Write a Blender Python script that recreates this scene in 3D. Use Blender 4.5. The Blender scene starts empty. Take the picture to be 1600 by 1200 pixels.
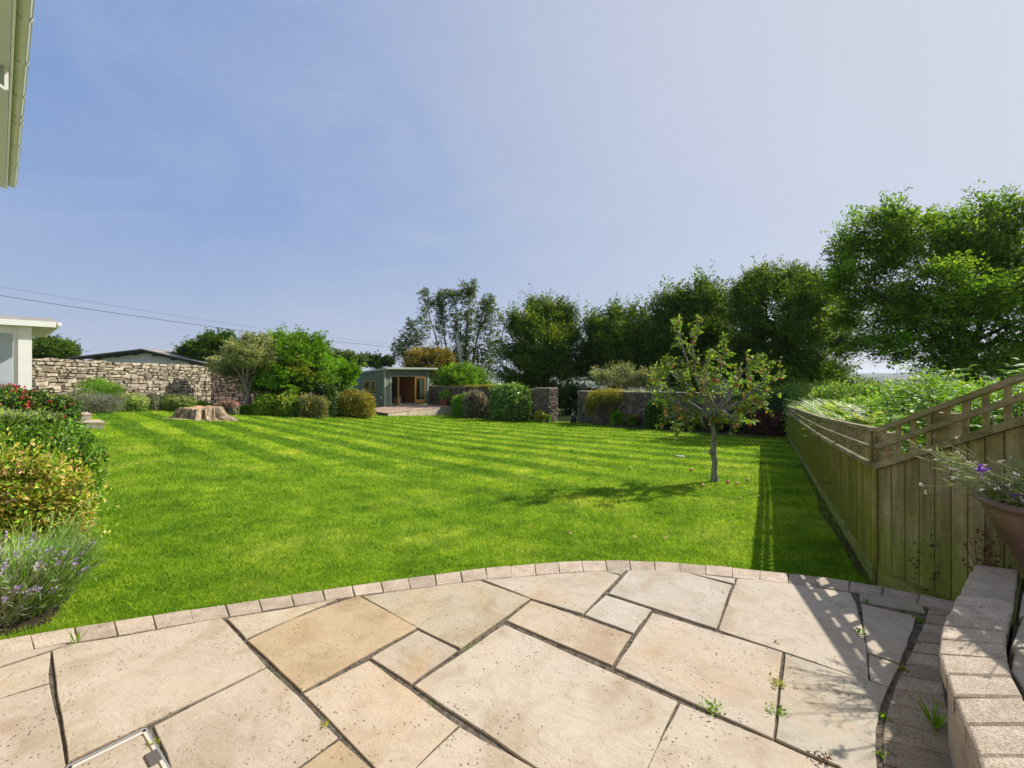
import bpy, math, random
import numpy as np
random.seed(7); rng = np.random.default_rng(7)
R = math.radians
sc = bpy.context.scene
COL = sc.collection
F, CX, HY, CH = 680.0, 800.0, 582.0, 1.34      # focal px (of a 1600 px frame), centre, horizon row, eye height

# ------------------------------------------------------------------ placement helpers
_uk = np.linspace(-2.2, 2.2, 221)
_dk = np.interp(_uk, [-1.6, -1.1, -.9, -.75, -.61, -.2, .1, .63, 1.2], [.06, .06, .08, .11, .15, .25, .28, .30, .30])
_ck = np.interp(_uk, [-1.6, -1.1, -.9, -.75, -.61, -.2, .1, .63, 1.2], [.0, .0, .003, .014, .025, .048, .051, .047, .04])
_k = np.exp(-np.linspace(-2, 2, 21)**2); _k /= _k.sum()
_dk = np.convolve(np.pad(_dk, 10, 'edge'), _k, 'valid'); _ck = np.convolve(np.pad(_ck, 10, 'edge'), _k, 'valid')
def dc(u):
    return np.interp(u, _uk, _dk), np.interp(u, _uk, _ck)
def ground(x, y):
    x = np.asarray(x, float); y = np.asarray(y, float)
    u = x/np.maximum(y, 1.5)
    d, c = dc(u)
    return -(d + c*np.clip(y-3, 0, 33)) - .03*np.clip(y-36, 0, 900) - .012*np.clip(np.abs(x)-30, 0, 900)
def gz(x, y): return float(ground(x, y))
def U(px): return (px-CX)/F
def at(px, py, Y): return (U(px)*Y, Y, CH + (HY-py)/F*Y)
def g0(px, py, z=0.0):
    Y = F*(CH-z)/(py-HY); return (U(px)*Y, Y)
def onlawn(px, py):
    u = U(px); d, c = dc(u); o = (py-HY)/F
    Y = (CH + d - 3*c)/(o-c); return (u*Y, Y, gz(u*Y, Y))
def crop5(x, y): return (1340+.2832*x, 860+.2832*y)

# ------------------------------------------------------------------ mesh helpers
class MB:
    def __init__(s): s.v = []; s.f = []; s.c = []
    def add(s, vs, fs, col=None):
        n = len(s.v); s.v += [tuple(map(float, p)) for p in vs]; s.f += [tuple(n+i for i in f) for f in fs]
        s.c += [col or (1, 1, 1)]*len(fs); return s
    def box(s, x0, x1, y0, y1, z0, z1, col=None):
        return s.add([(x0,y0,z0),(x1,y0,z0),(x1,y1,z0),(x0,y1,z0),(x0,y0,z1),(x1,y0,z1),(x1,y1,z1),(x0,y1,z1)],
                     [(3,2,1,0),(4,5,6,7),(0,1,5,4),(1,2,6,5),(2,3,7,6),(3,0,4,7)], col)
    def obox(s, o, a, b, la, lb, z0, z1, col=None, jit=0):
        """box on axes a, b (2-D unit vectors) from corner o"""
        P = []
        for z in (z0, z1):
            for i, j in ((0,0),(1,0),(1,1),(0,1)):
                P.append((o[0]+a[0]*la*i+b[0]*lb*j+random.uniform(-jit,jit), o[1]+a[1]*la*i+b[1]*lb*j+random.uniform(-jit,jit), z+random.uniform(-jit,jit)))
        return s.add(P, [(3,2,1,0),(4,5,6,7),(0,1,5,4),(1,2,6,5),(2,3,7,6),(3,0,4,7)], col)
    def bar(s, p, q, w, h, up=(0,0,1), col=None):
        p = np.array(p, float); q = np.array(q, float); d = q-p; d /= np.linalg.norm(d)+1e-9
        up = np.array(up, float); sd = np.cross(d, up); sd /= np.linalg.norm(sd)+1e-9; up = np.cross(sd, d)
        P = []
        for e in (p, q):
            for a, b in ((-1,-1),(1,-1),(1,1),(-1,1)): P.append(e+sd*a*w/2+up*b*h/2)
        return s.add(P, [(3,2,1,0),(4,5,6,7),(0,1,5,4),(1,2,6,5),(2,3,7,6),(3,0,4,7)], col)
    def tube(s, pts, rad, n=8, cap=True):
        pts = [np.array(p, float) for p in pts]; m = len(pts)
        if not hasattr(rad, '__len__'): rad = [rad]*m
        base = len(s.v); ref = np.array((0.13,.97,.2))
        for i, p in enumerate(pts):
            d = pts[min(i+1, m-1)]-pts[max(i-1, 0)]; d /= np.linalg.norm(d)+1e-9
            a = np.cross(d, ref)
            if np.linalg.norm(a) < .1: a = np.cross(d, (1,0,0))
            a /= np.linalg.norm(a); b = np.cross(d, a)
            for k in range(n):
                t = 2*math.pi*k/n; s.v.append(tuple(p+rad[i]*(a*math.cos(t)+b*math.sin(t))))
        for i in range(m-1):
            for k in range(n):
                s.f.append((base+i*n+k, base+i*n+(k+1)%n, base+(i+1)*n+(k+1)%n, base+(i+1)*n+k)); s.c.append((1,1,1))
        if cap:
            s.f.append(tuple(base+k for k in range(n))[::-1]); s.f.append(tuple(base+(m-1)*n+k for k in range(n))); s.c += [(1,1,1)]*2
        return s
    def lathe(s, prof, c, n=32, fn=None):
        base = len(s.v); m = len(prof)
        for i, (r, z) in enumerate(prof):
            for k in range(n):
                t = 2*math.pi*k/n; rr, zz = (r, z) if fn is None else fn(r, z, t, i)
                s.v.append((c[0]+rr*math.cos(t), c[1]+rr*math.sin(t), c[2]+zz))
        for i in range(m-1):
            for k in range(n):
                s.f.append((base+i*n+k, base+i*n+(k+1)%n, base+(i+1)*n+(k+1)%n, base+(i+1)*n+k)); s.c.append((1,1,1))
        return s
    def prism(s, poly, z0, z1, col=None, ch=0.0, tilt=0.0):
        """upright prism of a 2-D polygon with a chamfered top rim"""
        P = np.array(poly, float)
        ar = .5*np.sum(P[:,0]*np.roll(P[:,1],-1)-np.roll(P[:,0],-1)*P[:,1])
        if ar < 0: P = P[::-1]
        n = len(P); I = P.copy()
        if ch > 0:
            for i in range(n):
                e0 = P[i]-P[i-1]; e1 = P[(i+1)%n]-P[i]
                e0 = e0/(np.linalg.norm(e0)+1e-9); e1 = e1/(np.linalg.norm(e1)+1e-9)
                n0 = np.array((-e0[1], e0[0])); n1 = np.array((-e1[1], e1[0]))
                b = n0+n1; b = b/max(.5, (b@b)/2); I[i] = P[i]+b*ch
        t = [random.uniform(-tilt, tilt) for _ in range(2)]; c = P.mean(0)
        zt = lambda q: z1+(q[0]-c[0])*t[0]+(q[1]-c[1])*t[1]
        vs = [(p[0],p[1],z0) for p in P]+[(p[0],p[1],zt(p)-ch) for p in P]; fs = [tuple(range(n))[::-1]]
        fs += [(i,(i+1)%n,n+(i+1)%n,n+i) for i in range(n)]
        if ch > 0:
            vs += [(p[0],p[1],zt(p)) for p in I]; fs += [(n+i,n+(i+1)%n,2*n+(i+1)%n,2*n+i) for i in range(n)]; fs.append(tuple(range(2*n,3*n)))
        else: fs.append(tuple(range(n,2*n)))
        return s.add(vs, fs, col)
    def build(s, name, mat, parent=None, smooth=False, colors=False):
        o = np.zeros(3)
        if parent is not None: o = np.array(origin(parent))
        me = bpy.data.meshes.new(name)
        me.from_pydata([(a-o[0], b-o[1], c-o[2]) for a, b, c in s.v], [], s.f)
        if colors:
            at_ = me.color_attributes.new('Col', 'FLOAT_COLOR', 'CORNER'); arr = []
            for f, c in zip(s.f, s.c): arr += [c[0], c[1], c[2], 1.0]*len(f)
            at_.data.foreach_set('color', arr)
        if smooth: me.polygons.foreach_set('use_smooth', [True]*len(me.polygons))
        me.materials.append(mat); me.update()
        ob = bpy.data.objects.new(name, me); COL.objects.link(ob)
        if parent is not None: ob.parent = parent
        return ob
def origin(o):
    x = np.zeros(3)
    while o is not None: x += np.array(o.location); o = o.parent
    return x
def thing(name, loc, label, cat, group=None):
    o = bpy.data.objects.new(name, None); o.empty_display_size = .2; COL.objects.link(o); o.location = loc
    tag(o, label, cat, group); return o
def tag(o, label, cat, group=None, kind=None):
    o['label'] = label; o['category'] = cat
    if group: o['group'] = group
    if kind: o['kind'] = kind
    return o
def struct(o): o['kind'] = 'structure'; return o

def leaves(name, P, D, N, S, wr, mat, parent=None, fold=.12):
    """one folded kite-shaped face per leaf"""
    P = np.asarray(P, float); n = len(P)
    D = D/(np.linalg.norm(D, axis=1, keepdims=True)+1e-9)
    sd = np.cross(D, N); sd /= np.linalg.norm(sd, axis=1, keepdims=True)+1e-9; nn = np.cross(sd, D)
    S = np.broadcast_to(np.asarray(S, float), (n,))[:, None]; w = S*wr/2
    V = np.stack([P, P+D*S*.45+sd*w+nn*S*fold, P+D*S, P+D*S*.45-sd*w+nn*S*fold], 1).reshape(-1, 3)
    if parent is not None: V = V-origin(parent)
    me = bpy.data.meshes.new(name); me.vertices.add(4*n); me.vertices.foreach_set('co', V.astype(np.float32).ravel())
    me.loops.add(4*n); me.loops.foreach_set('vertex_index', np.arange(4*n, dtype=np.int32))
    me.polygons.add(n); me.polygons.foreach_set('loop_start', np.arange(0, 4*n, 4, dtype=np.int32))
    me.materials.append(mat); me.update(calc_edges=True)
    ob = bpy.data.objects.new(name, me); COL.objects.link(ob)
    if parent is not None: ob.parent = parent
    return ob
def blades(name, P, D, S, W, mat, parent=None):
    n = len(P); D = D/np.linalg.norm(D, axis=1, keepdims=True)
    a = rng.uniform(0, 2*np.pi, n); sd = np.stack([np.cos(a), np.sin(a), 0*a], 1)
    S = np.broadcast_to(S, (n,))[:, None]; W = np.broadcast_to(W, (n,))[:, None]
    V = np.stack([P-sd*W/2, P+sd*W/2, P+D*S], 1).reshape(-1, 3)
    if parent is not None: V = V-origin(parent)
    me = bpy.data.meshes.new(name); me.vertices.add(3*n); me.vertices.foreach_set('co', V.astype(np.float32).ravel())
    me.loops.add(3*n); me.loops.foreach_set('vertex_index', np.arange(3*n, dtype=np.int32))
    me.polygons.add(n); me.polygons.foreach_set('loop_start', np.arange(0, 3*n, 3, dtype=np.int32))
    me.materials.append(mat); me.update(calc_edges=True)
    ob = bpy.data.objects.new(name, me); COL.objects.link(ob)
    if parent is not None: ob.parent = parent
    return ob

# ------------------------------------------------------------------ materials
def newmat(name):
    m = bpy.data.materials.new(name); m.use_nodes = True; nt = m.node_tree; nt.nodes.clear()
    out = nt.nodes.new('ShaderNodeOutputMaterial'); return m, nt, out
def nd(nt, t, **kw):
    n = nt.nodes.new(t)
    for k, v in kw.items():
        if k in ('operation', 'blend_type', 'feature', 'data_type', 'attribute_name', 'noise_dimensions', 'distance', 'wave_type', 'bands_direction'): setattr(n, k, v)
        else: n.inputs[k].default_value = v
    return n
def ramp(nt, fac, stops, interp='LINEAR'):
    r = nt.nodes.new('ShaderNodeValToRGB'); cr = r.color_ramp; cr.interpolation = interp
    while len(cr.elements) < len(stops): cr.elements.new(.5)
    for e, (p, c) in zip(cr.elements, stops): e.position = p; e.color = (*c, 1) if len(c) == 3 else c
    nt.links.new(fac, r.inputs[0]); return r.outputs[0]
def mix(nt, a, b, fac, bt='MIX'):
    m = nt.nodes.new('ShaderNodeMix'); m.data_type = 'RGBA'; m.blend_type = bt; m.clamp_factor = True
    for s, v in ((m.inputs[0], fac), (m.inputs[6], a), (m.inputs[7], b)):
        if hasattr(v, 'is_output'): nt.links.new(v, s)
        else: s.default_value = (*v, 1) if isinstance(v, tuple) and len(v) == 3 else v
    return m.outputs[2]
def coords(nt, stretch=(1,1,1), kind='Position'):
    g = nt.nodes.new('ShaderNodeNewGeometry').outputs['Position'] if kind == 'Position' else nt.nodes.new('ShaderNodeTexCoord').outputs[kind]
    mp = nt.nodes.new('ShaderNodeMapping'); mp.inputs['Scale'].default_value = stretch; nt.links.new(g, mp.inputs[0]); return mp.outputs[0]
def noise(nt, co, scale, detail=5, rough=.55, dist=0):
    n = nd(nt, 'ShaderNodeTexNoise', Scale=scale, Detail=detail, Roughness=rough, Distortion=dist); nt.links.new(co, n.inputs['Vector']); return n.outputs['Fac']
def principled(nt, out, col, rough=.8, spec=.3, bump=None, bstr=.3, bdist=.01, metallic=0, coat=0):
    b = nd(nt, 'ShaderNodeBsdfPrincipled', Roughness=rough, Metallic=metallic); b.inputs['Specular IOR Level'].default_value = spec
    b.inputs['Coat Weight'].default_value = coat
    if hasattr(col, 'is_output'): nt.links.new(col, b.inputs['Base Color'])
    else: b.inputs['Base Color'].default_value = (*col, 1)
    if bump is not None:
        bp = nd(nt, 'ShaderNodeBump', Strength=bstr, Distance=bdist); nt.links.new(bump, bp.inputs['Height']); nt.links.new(bp.outputs[0], b.inputs['Normal'])
    nt.links.new(b.outputs[0], out.inputs[0]); return b
def surf(name, c1, c2, scale=4, rough=.8, spec=.3, bscale=40, bstr=.3, bdist=.01, stretch=(1,1,1), island=.0, metallic=0, c3=None, s3=1.2, coat=0, dirt=None, speck=False):
    m, nt, out = newmat(name); co = coords(nt, stretch)
    col = ramp(nt, noise(nt, co, scale, 6, .6), [(.32, c1), (.68, c2)])
    if c3: col = mix(nt, col, c3, ramp(nt, noise(nt, co, s3, 5, .6), [(.5, (0,0,0)), (.66, (1,1,1))]))
    if island:
        r = nt.nodes.new('ShaderNodeNewGeometry').outputs['Random Per Island']
        col = mix(nt, col, ramp(nt, r, [(0, (1-island,)*3), (1, (1+island*.6,)*3)]), 1.0, 'MULTIPLY')
    if speck: col = mix(nt, col, ramp(nt, noise(nt, co, 170, 2, .8), [(.36, (.62,.60,.58)), (.5, (1,1,1)), (.66, (1.3,1.3,1.3))]), 1.0, 'MULTIPLY')
    if dirt: col = mix(nt, col, dirt[0], ramp(nt, noise(nt, coords(nt), dirt[1], 8, .7), [(dirt[2], (0,0,0)), (dirt[2]+.12, (1,1,1))]))
    principled(nt, out, col, rough, spec, noise(nt, co, bscale, 6, .65), bstr, bdist, metallic, coat); return m
LEAFK = 1.45
def leafmat(name, cols, trans=.35, rough=.55, spec=.25, clump=.45, cscale=1.2, tcol=None):
    m, nt, out = newmat(name)
    r = nt.nodes.new('ShaderNodeNewGeometry').outputs['Random Per Island']
    cols = [tuple(min(.75, x*LEAFK) for x in c) for c in cols] if max(cols[-1]) < .42 else cols
    k = len(cols); col = ramp(nt, r, [((i+.0)/(k-1) if k > 1 else 0, c) for i, c in enumerate(cols)])
    f = ramp(nt, noise(nt, coords(nt), cscale, 3, .5), [(.3, (1-clump,)*3), (.7, (1+clump,)*3)])
    col = mix(nt, col, f, 1.0, 'MULTIPLY')
    b = nd(nt, 'ShaderNodeBsdfPrincipled', Roughness=rough); b.inputs['Specular IOR Level'].default_value = spec
    nt.links.new(col, b.inputs['Base Color'])
    t = nt.nodes.new('ShaderNodeBsdfTranslucent')
    tc = mix(nt, col, tcol or (1.5, 1.35, .5), 1.0, 'MULTIPLY'); nt.links.new(tc, t.inputs[0])
    x = nt.nodes.new('ShaderNodeMixShader'); x.inputs[0].default_value = trans
    nt.links.new(b.outputs[0], x.inputs[1]); nt.links.new(t.outputs[0], x.inputs[2]); nt.links.new(x.outputs[0], out.inputs[0]); return m
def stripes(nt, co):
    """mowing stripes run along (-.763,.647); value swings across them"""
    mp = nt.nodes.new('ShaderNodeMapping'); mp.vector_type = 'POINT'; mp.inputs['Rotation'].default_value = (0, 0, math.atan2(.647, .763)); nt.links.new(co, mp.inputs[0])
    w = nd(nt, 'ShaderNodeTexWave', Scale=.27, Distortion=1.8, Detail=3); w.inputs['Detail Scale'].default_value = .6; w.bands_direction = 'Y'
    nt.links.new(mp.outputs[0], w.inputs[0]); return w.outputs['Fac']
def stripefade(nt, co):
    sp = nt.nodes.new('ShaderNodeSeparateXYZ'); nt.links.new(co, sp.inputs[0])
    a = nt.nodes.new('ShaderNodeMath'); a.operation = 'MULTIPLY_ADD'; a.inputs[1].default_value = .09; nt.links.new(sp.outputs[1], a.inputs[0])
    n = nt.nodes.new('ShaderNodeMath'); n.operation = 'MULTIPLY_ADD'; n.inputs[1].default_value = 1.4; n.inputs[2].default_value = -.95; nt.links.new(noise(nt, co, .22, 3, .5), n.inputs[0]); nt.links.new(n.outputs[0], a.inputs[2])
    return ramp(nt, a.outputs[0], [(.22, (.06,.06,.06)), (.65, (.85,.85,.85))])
def lawncol(nt):
    co = coords(nt)
    g = ramp(nt, noise(nt, co, .9, 6, .62), [(.36, (.14,.27,.014)), (.5, (.205,.35,.018)), (.66, (.30,.41,.045))])
    g = mix(nt, g, ramp(nt, noise(nt, co, 3.2, 6, .7), [(.34, (.55,.68,.6)), (.66, (1.35,1.2,1.2))]), .9, 'MULTIPLY')
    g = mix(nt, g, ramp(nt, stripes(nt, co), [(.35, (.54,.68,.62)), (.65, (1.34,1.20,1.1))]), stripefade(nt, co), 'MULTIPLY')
    dry = ramp(nt, noise(nt, co, 2.1, 5, .6), [(.6, (0,0,0)), (.76, (1,1,1))])
    return mix(nt, g, (.27,.27,.05), mix(nt, (0,0,0), (.5,.5,.5), dry)), co
def lawnmat():
    m, nt, out = newmat('lawn_turf'); c, co = lawncol(nt)
    c = mix(nt, c, ramp(nt, noise(nt, co, 45, 5, .7), [(.35, (.5,.58,.5)), (.62, (1.25,1.2,1.2))]), .8, 'MULTIPLY')
    principled(nt, out, c, .95, .1, noise(nt, co, 60, 6, .8), .9, .03); return m
def blademat():
    m, nt, out = newmat('grass_blade'); c, co = lawncol(nt)
    r = nt.nodes.new('ShaderNodeNewGeometry').outputs['Random Per Island']
    c = mix(nt, c, ramp(nt, r, [(0, (.45,.6,.5)), (.45, (.9,.95,.85)), (.85, (1.35,1.3,1.2)), (1, (2.0,1.6,2.4))]), 1.0, 'MULTIPLY')
    b = nd(nt, 'ShaderNodeBsdfPrincipled', Roughness=.6); b.inputs['Specular IOR Level'].default_value = .2; nt.links.new(c, b.inputs['Base Color'])
    t = nt.nodes.new('ShaderNodeBsdfTranslucent'); nt.links.new(mix(nt, c, (1.4,1.3,.7), 1.0, 'MULTIPLY'), t.inputs[0])
    x = nt.nodes.new('ShaderNodeMixShader'); x.inputs[0].default_value = .45
    nt.links.new(b.outputs[0], x.inputs[1]); nt.links.new(t.outputs[0], x.inputs[2]); nt.links.new(x.outputs[0], out.inputs[0]); return m
def slabmat(name='sandstone', pits=True):
    m, nt, out = newmat(name); co = coords(nt)
    a = nt.nodes.new('ShaderNodeVertexColor'); a.layer_name = 'Col'
    c = mix(nt, a.outputs[0], ramp(nt, noise(nt, co, 3.5, 7, .6, .6), [(.3, (.80,.74,.66)), (.5, (1,1,1)), (.72, (1.09,1.10,1.12))]), 1.0, 'MULTIPLY')
    # cloudy golden staining
    c = mix(nt, c, (.50,.34,.19), mix(nt, (0,0,0), (.42,.42,.42), ramp(nt, noise(nt, co, 1.6, 6, .62, 1.2), [(.52, (0,0,0)), (.72, (1,1,1))])))
    # riven ripple
    co2 = coords(nt, (1, 1.7, 1)); rv = noise(nt, co2, 4, 9, .66, 1.0)
    # small dark pits and lichen
    v = nd(nt, 'ShaderNodeTexVoronoi', Scale=52); nt.links.new(co, v.inputs['Vector']); v.inputs['Randomness'].default_value = 1
    spot = ramp(nt, v.outputs['Distance'], [(.0, (1,1,1)), (.17, (1,1,1)), (.30, (0,0,0))])
    msk = ramp(nt, noise(nt, co, 2.3, 6, .7), [(.43, (0,0,0)), (.58, (1,1,1))])
    msk2 = ramp(nt, noise(nt, co, 23, 2, .5), [(.47, (0,0,0)), (.56, (1,1,1))])
    sp = mix(nt, spot, mix(nt, msk, msk2, 1.0, 'MULTIPLY'), 1.0, 'MULTIPLY')
    c = mix(nt, c, (.17,.11,.07), mix(nt, (0,0,0), sp, .80))
    wv = nd(nt, 'ShaderNodeTexVoronoi', Scale=1.15); wv.feature = 'DISTANCE_TO_EDGE'
    wo2 = nt.nodes.new('ShaderNodeVectorMath'); wo2.operation = 'MULTIPLY_ADD'; wo2.inputs[1].default_value = (.35,.35,.35)
    nz = nd(nt, 'ShaderNodeTexNoise', Scale=4.0, Detail=6, Roughness=.65); nt.links.new(co, nz.inputs['Vector']); nt.links.new(nz.outputs['Color'], wo2.inputs[0]); nt.links.new(co, wo2.inputs[2]); nt.links.new(wo2.outputs[0], wv.inputs['Vector'])
    crk = mix(nt, ramp(nt, wv.outputs['Distance'], [(0, (1,1,1)), (.0045, (0,0,0))]), ramp(nt, noise(nt, co, 1.3, 3, .5), [(.52, (0,0,0)), (.60, (1,1,1))]), 1.0, 'MULTIPLY')
    c = mix(nt, c, (.30,.21,.14), mix(nt, (0,0,0), crk, .75))
    grime = ramp(nt, noise(nt, co, 7, 8, .8), [(.50, (1,1,1)), (.72, (.80,.76,.70))])
    c = mix(nt, c, grime, 1.0, 'MULTIPLY')
    grain = ramp(nt, noise(nt, co, 190, 3, .6), [(.3, (.88,.88,.87)), (.7, (1.07,1.07,1.07))])
    c = mix(nt, c, grain, 1.0, 'MULTIPLY')
    # thin crack lines
    h = nt.nodes.new('ShaderNodeMath'); h.operation = 'ADD'; nt.links.new(rv, h.inputs[0])
    h2 = nt.nodes.new('ShaderNodeMath'); h2.operation = 'MULTIPLY'; h2.inputs[1].default_value = -.35; nt.links.new(sp, h2.inputs[0]); nt.links.new(h2.outputs[0], h.inputs[1])
    h3 = nt.nodes.new('ShaderNodeMath'); h3.operation = 'MULTIPLY_ADD'; h3.inputs[1].default_value = .12; nt.links.new(noise(nt, co, 130, 4, .7), h3.inputs[0]); nt.links.new(h.outputs[0], h3.inputs[2])
    principled(nt, out, c, .78, .25, h3.outputs[0], .6, .02); return m
def woodmat(name, c1, c2, moss=None, vert=True, island=.22, rough=.85, low=None):
    m, nt, out = newmat(name); co = coords(nt, (26, 26, 1.6) if vert else (3, 3, 26)); cp = coords(nt)
    g = noise(nt, co, 1.6, 6, .65, .4); c = ramp(nt, g, [(.3, c1), (.7, c2)])
    r = nt.nodes.new('ShaderNodeNewGeometry').outputs['Random Per Island']
    c = mix(nt, c, ramp(nt, r, [(0, (1-island,)*3), (1, (1+island,)*3)]), 1.0, 'MULTIPLY')
    if moss: c = mix(nt, c, moss, ramp(nt, noise(nt, cp, 3.2, 6, .65), [(.42, (0,0,0)), (.62, (1,1,1))]))
    if low:   # algae climbing from the ground: a stain with a height of its own
        s = nt.nodes.new('ShaderNodeSeparateXYZ'); nt.links.new(cp, s.inputs[0])
        ad = nt.nodes.new('ShaderNodeMath'); ad.operation = 'MULTIPLY_ADD'; ad.inputs[1].default_value = .8; nt.links.new(noise(nt, cp, 2.4, 4, .6), ad.inputs[0]); nt.links.new(s.outputs[2], ad.inputs[2])
        c = mix(nt, c, low, ramp(nt, ad.outputs[0], [(.42, (.75,.75,.75)), (.78, (0,0,0))]))
    c = mix(nt, c, ramp(nt, noise(nt, coords(nt, (9,9,.7) if vert else (2,2,9)), 1.3, 5, .7), [(.32, (.62,.60,.55)), (.55, (1,1,1)), (.72, (1.25,1.25,1.2))]), 1.0, 'MULTIPLY')
    kn = ramp(nt, noise(nt, cp, 22, 5, .75), [(.56, (1,1,1)), (.70, (.5,.48,.42))]); c = mix(nt, c, kn, 1.0, 'MULTIPLY')
    principled(nt, out, c, rough, .2, g, .5, .008); return m
def plain(name, c, rough=.5, spec=.4, metallic=0, v=.06, scale=6, bstr=.05, coat=0):
    return surf(name, tuple(x*(1-v) for x in c), tuple(x*(1+v) for x in c), scale, rough, spec, 60, bstr, .003, metallic=metallic, coat=coat)
def glassmat(name, tint=(.75,.8,.85)):
    m, nt, out = newmat(name)
    g = nd(nt, 'ShaderNodeBsdfGlossy', Roughness=.03); t = nt.nodes.new('ShaderNodeBsdfTransparent'); t.inputs[0].default_value = (*tint, 1)
    fr = nd(nt, 'ShaderNodeFresnel', IOR=1.5); mx = nt.nodes.new('ShaderNodeMath'); mx.operation = 'MULTIPLY_ADD'; mx.inputs[1].default_value = 1.3; mx.inputs[2].default_value = .05
    nt.links.new(fr.outputs[0], mx.inputs[0]); x = nt.nodes.new('ShaderNodeMixShader'); nt.links.new(mx.outputs[0], x.inputs[0])
    nt.links.new(t.outputs[0], x.inputs[1]); nt.links.new(g.outputs[0], x.inputs[2]); nt.links.new(x.outputs[0], out.inputs[0]); return m

LAWN, BLADE, SLAB = lawnmat(), blademat(), slabmat()
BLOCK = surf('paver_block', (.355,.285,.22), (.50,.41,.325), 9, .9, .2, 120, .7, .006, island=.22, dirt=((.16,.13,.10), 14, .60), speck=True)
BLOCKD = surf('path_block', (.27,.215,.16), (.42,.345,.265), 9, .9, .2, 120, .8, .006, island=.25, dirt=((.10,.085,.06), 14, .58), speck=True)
COPE = surf('coping_block', (.40,.33,.25), (.56,.47,.37), 12, .9, .2, 150, .9, .007, island=.14, dirt=((.24,.19,.15), 30, .58), speck=True)
JOINT = surf('joint_mortar', (.055,.045,.035), (.22,.185,.145), 30, .95, .1, 60, 1, .02, dirt=((.12,.17,.015), 3.2, .56))
RENDER_ = surf('cement_render', (.34,.27,.19), (.47,.39,.29), 7, .9, .2, 45, .9, .012, dirt=((.22,.17,.11), 5, .58))
SOIL = surf('bed_soil', (.035,.026,.018), (.085,.062,.042), 12, .95, .1, 30, 1, .05)
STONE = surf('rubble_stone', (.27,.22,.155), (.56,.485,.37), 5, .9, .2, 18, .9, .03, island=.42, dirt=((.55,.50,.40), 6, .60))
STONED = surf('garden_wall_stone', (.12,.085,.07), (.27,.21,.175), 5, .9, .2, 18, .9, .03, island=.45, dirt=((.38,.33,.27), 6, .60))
MORTAR = surf('lime_mortar', (.20,.165,.115), (.32,.27,.20), 8, .95, .1, 30, .9, .02)
FENCE = woodmat('fence_board_wood', (.17,.14,.085), (.42,.35,.235), moss=(.25,.24,.095), low=(.25,.30,.045))
FENCE1 = woodmat('long_fence_board_wood', (.27,.24,.09), (.50,.43,.19), moss=(.31,.32,.075), low=(.26,.30,.05))
RAIL = woodmat('fence_rail_wood', (.22,.185,.11), (.40,.34,.23), moss=(.22,.20,.09), vert=False)
GRAVEL = woodmat('gravel_board_wood', (.21,.22,.055), (.34,.33,.13), moss=(.19,.24,.03), vert=False)
WHITE = plain('white_paint', (.80,.80,.79), .35, .5, v=.03)
BARK = surf('bark', (.035,.028,.02), (.10,.08,.06), 9, .9, .2, 14, .9, .03, stretch=(1,1,.35))
PALEBARK = surf('apple_bark', (.13,.115,.095), (.34,.32,.28), 22, .9, .2, 40, 1, .02, stretch=(1,1,.6), dirt=((.45,.45,.38), 30, .56))
TWIG = surf('twig_bark', (.16,.12,.09), (.28,.23,.18), 12, .9, .2, 30, .5, .01)

# leaves
L_BEECH = leafmat('beech_leaf', [(.018,.040,.008), (.036,.080,.011), (.075,.142,.016), (.15,.22,.024)], .38)
L_BEECH2 = leafmat('big_tree_leaf', [(.030,.066,.011), (.062,.130,.017), (.115,.21,.025), (.20,.31,.035)], .48)
L_GOLD = leafmat('goldgreen_leaf', [(.075,.12,.012), (.13,.18,.018), (.20,.23,.025)], .45)
L_IVY = leafmat('ivy_leaf', [(.03,.065,.014), (.055,.10,.022), (.10,.145,.04), (.15,.18,.06)], .3)
L_OLIVE = leafmat('silver_leaf', [(.09,.12,.045), (.17,.20,.085), (.28,.30,.15), (.36,.37,.20)], .25)
L_MID = leafmat('shrub_leaf', [(.045,.11,.012), (.085,.19,.016), (.13,.26,.02), (.20,.33,.03)], .35)
L_BRIGHT = leafmat('bright_leaf', [(.07,.18,.012), (.12,.29,.015), (.18,.38,.02), (.24,.42,.03)], .4)
L_DARK = leafmat('dark_leaf', [(.012,.03,.007), (.024,.055,.012), (.045,.085,.02), (.07,.12,.03)], .2)
L_LAUREL = leafmat('laurel_leaf', [(.03,.075,.012), (.065,.15,.02), (.14,.25,.035), (.30,.39,.12)], .25, .35, .5)  # palest leaf tone paints in the glossy highlights
L_YELLOW = leafmat('yellowing_leaf', [(.13,.16,.02), (.22,.22,.03), (.30,.26,.04), (.13,.19,.03)], .3)
L_ORANGE = leafmat('rusty_leaf', [(.10,.12,.02), (.20,.16,.03), (.28,.19,.04), (.12,.14,.03)], .3)
L_GREY = leafmat('greygreen_leaf', [(.09,.11,.07), (.15,.17,.11), (.22,.23,.16), (.12,.12,.09)], .25)
L_SEDUM = leafmat('sedum_leaf', [(.10,.20,.03), (.17,.28,.05), (.30,.38,.09)], .25)
F_SEDUM = leafmat('sedum_flower', [(.42,.46,.14), (.58,.56,.22), (.50,.50,.20)], .25, clump=.1, tcol=(1,1,1))
F_PINK = leafmat('pink_flower', [(.60,.22,.18), (.72,.36,.28), (.55,.25,.22)], .3, clump=.1, tcol=(1,1,1))
F_RED = leafmat('red_flower', [(.52,.03,.05), (.70,.06,.09), (.62,.10,.14)], .3, clump=.1, tcol=(1,1,1))
F_PURPLE = leafmat('purple_flower', [(.16,.04,.38), (.30,.10,.55), (.22,.06,.48)], .3, clump=.1, tcol=(1,1,1))
F_LILAC = leafmat('lilac_flower', [(.33,.24,.42), (.45,.35,.55), (.38,.30,.42)], .3, clump=.1, tcol=(1,1,1))
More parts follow.
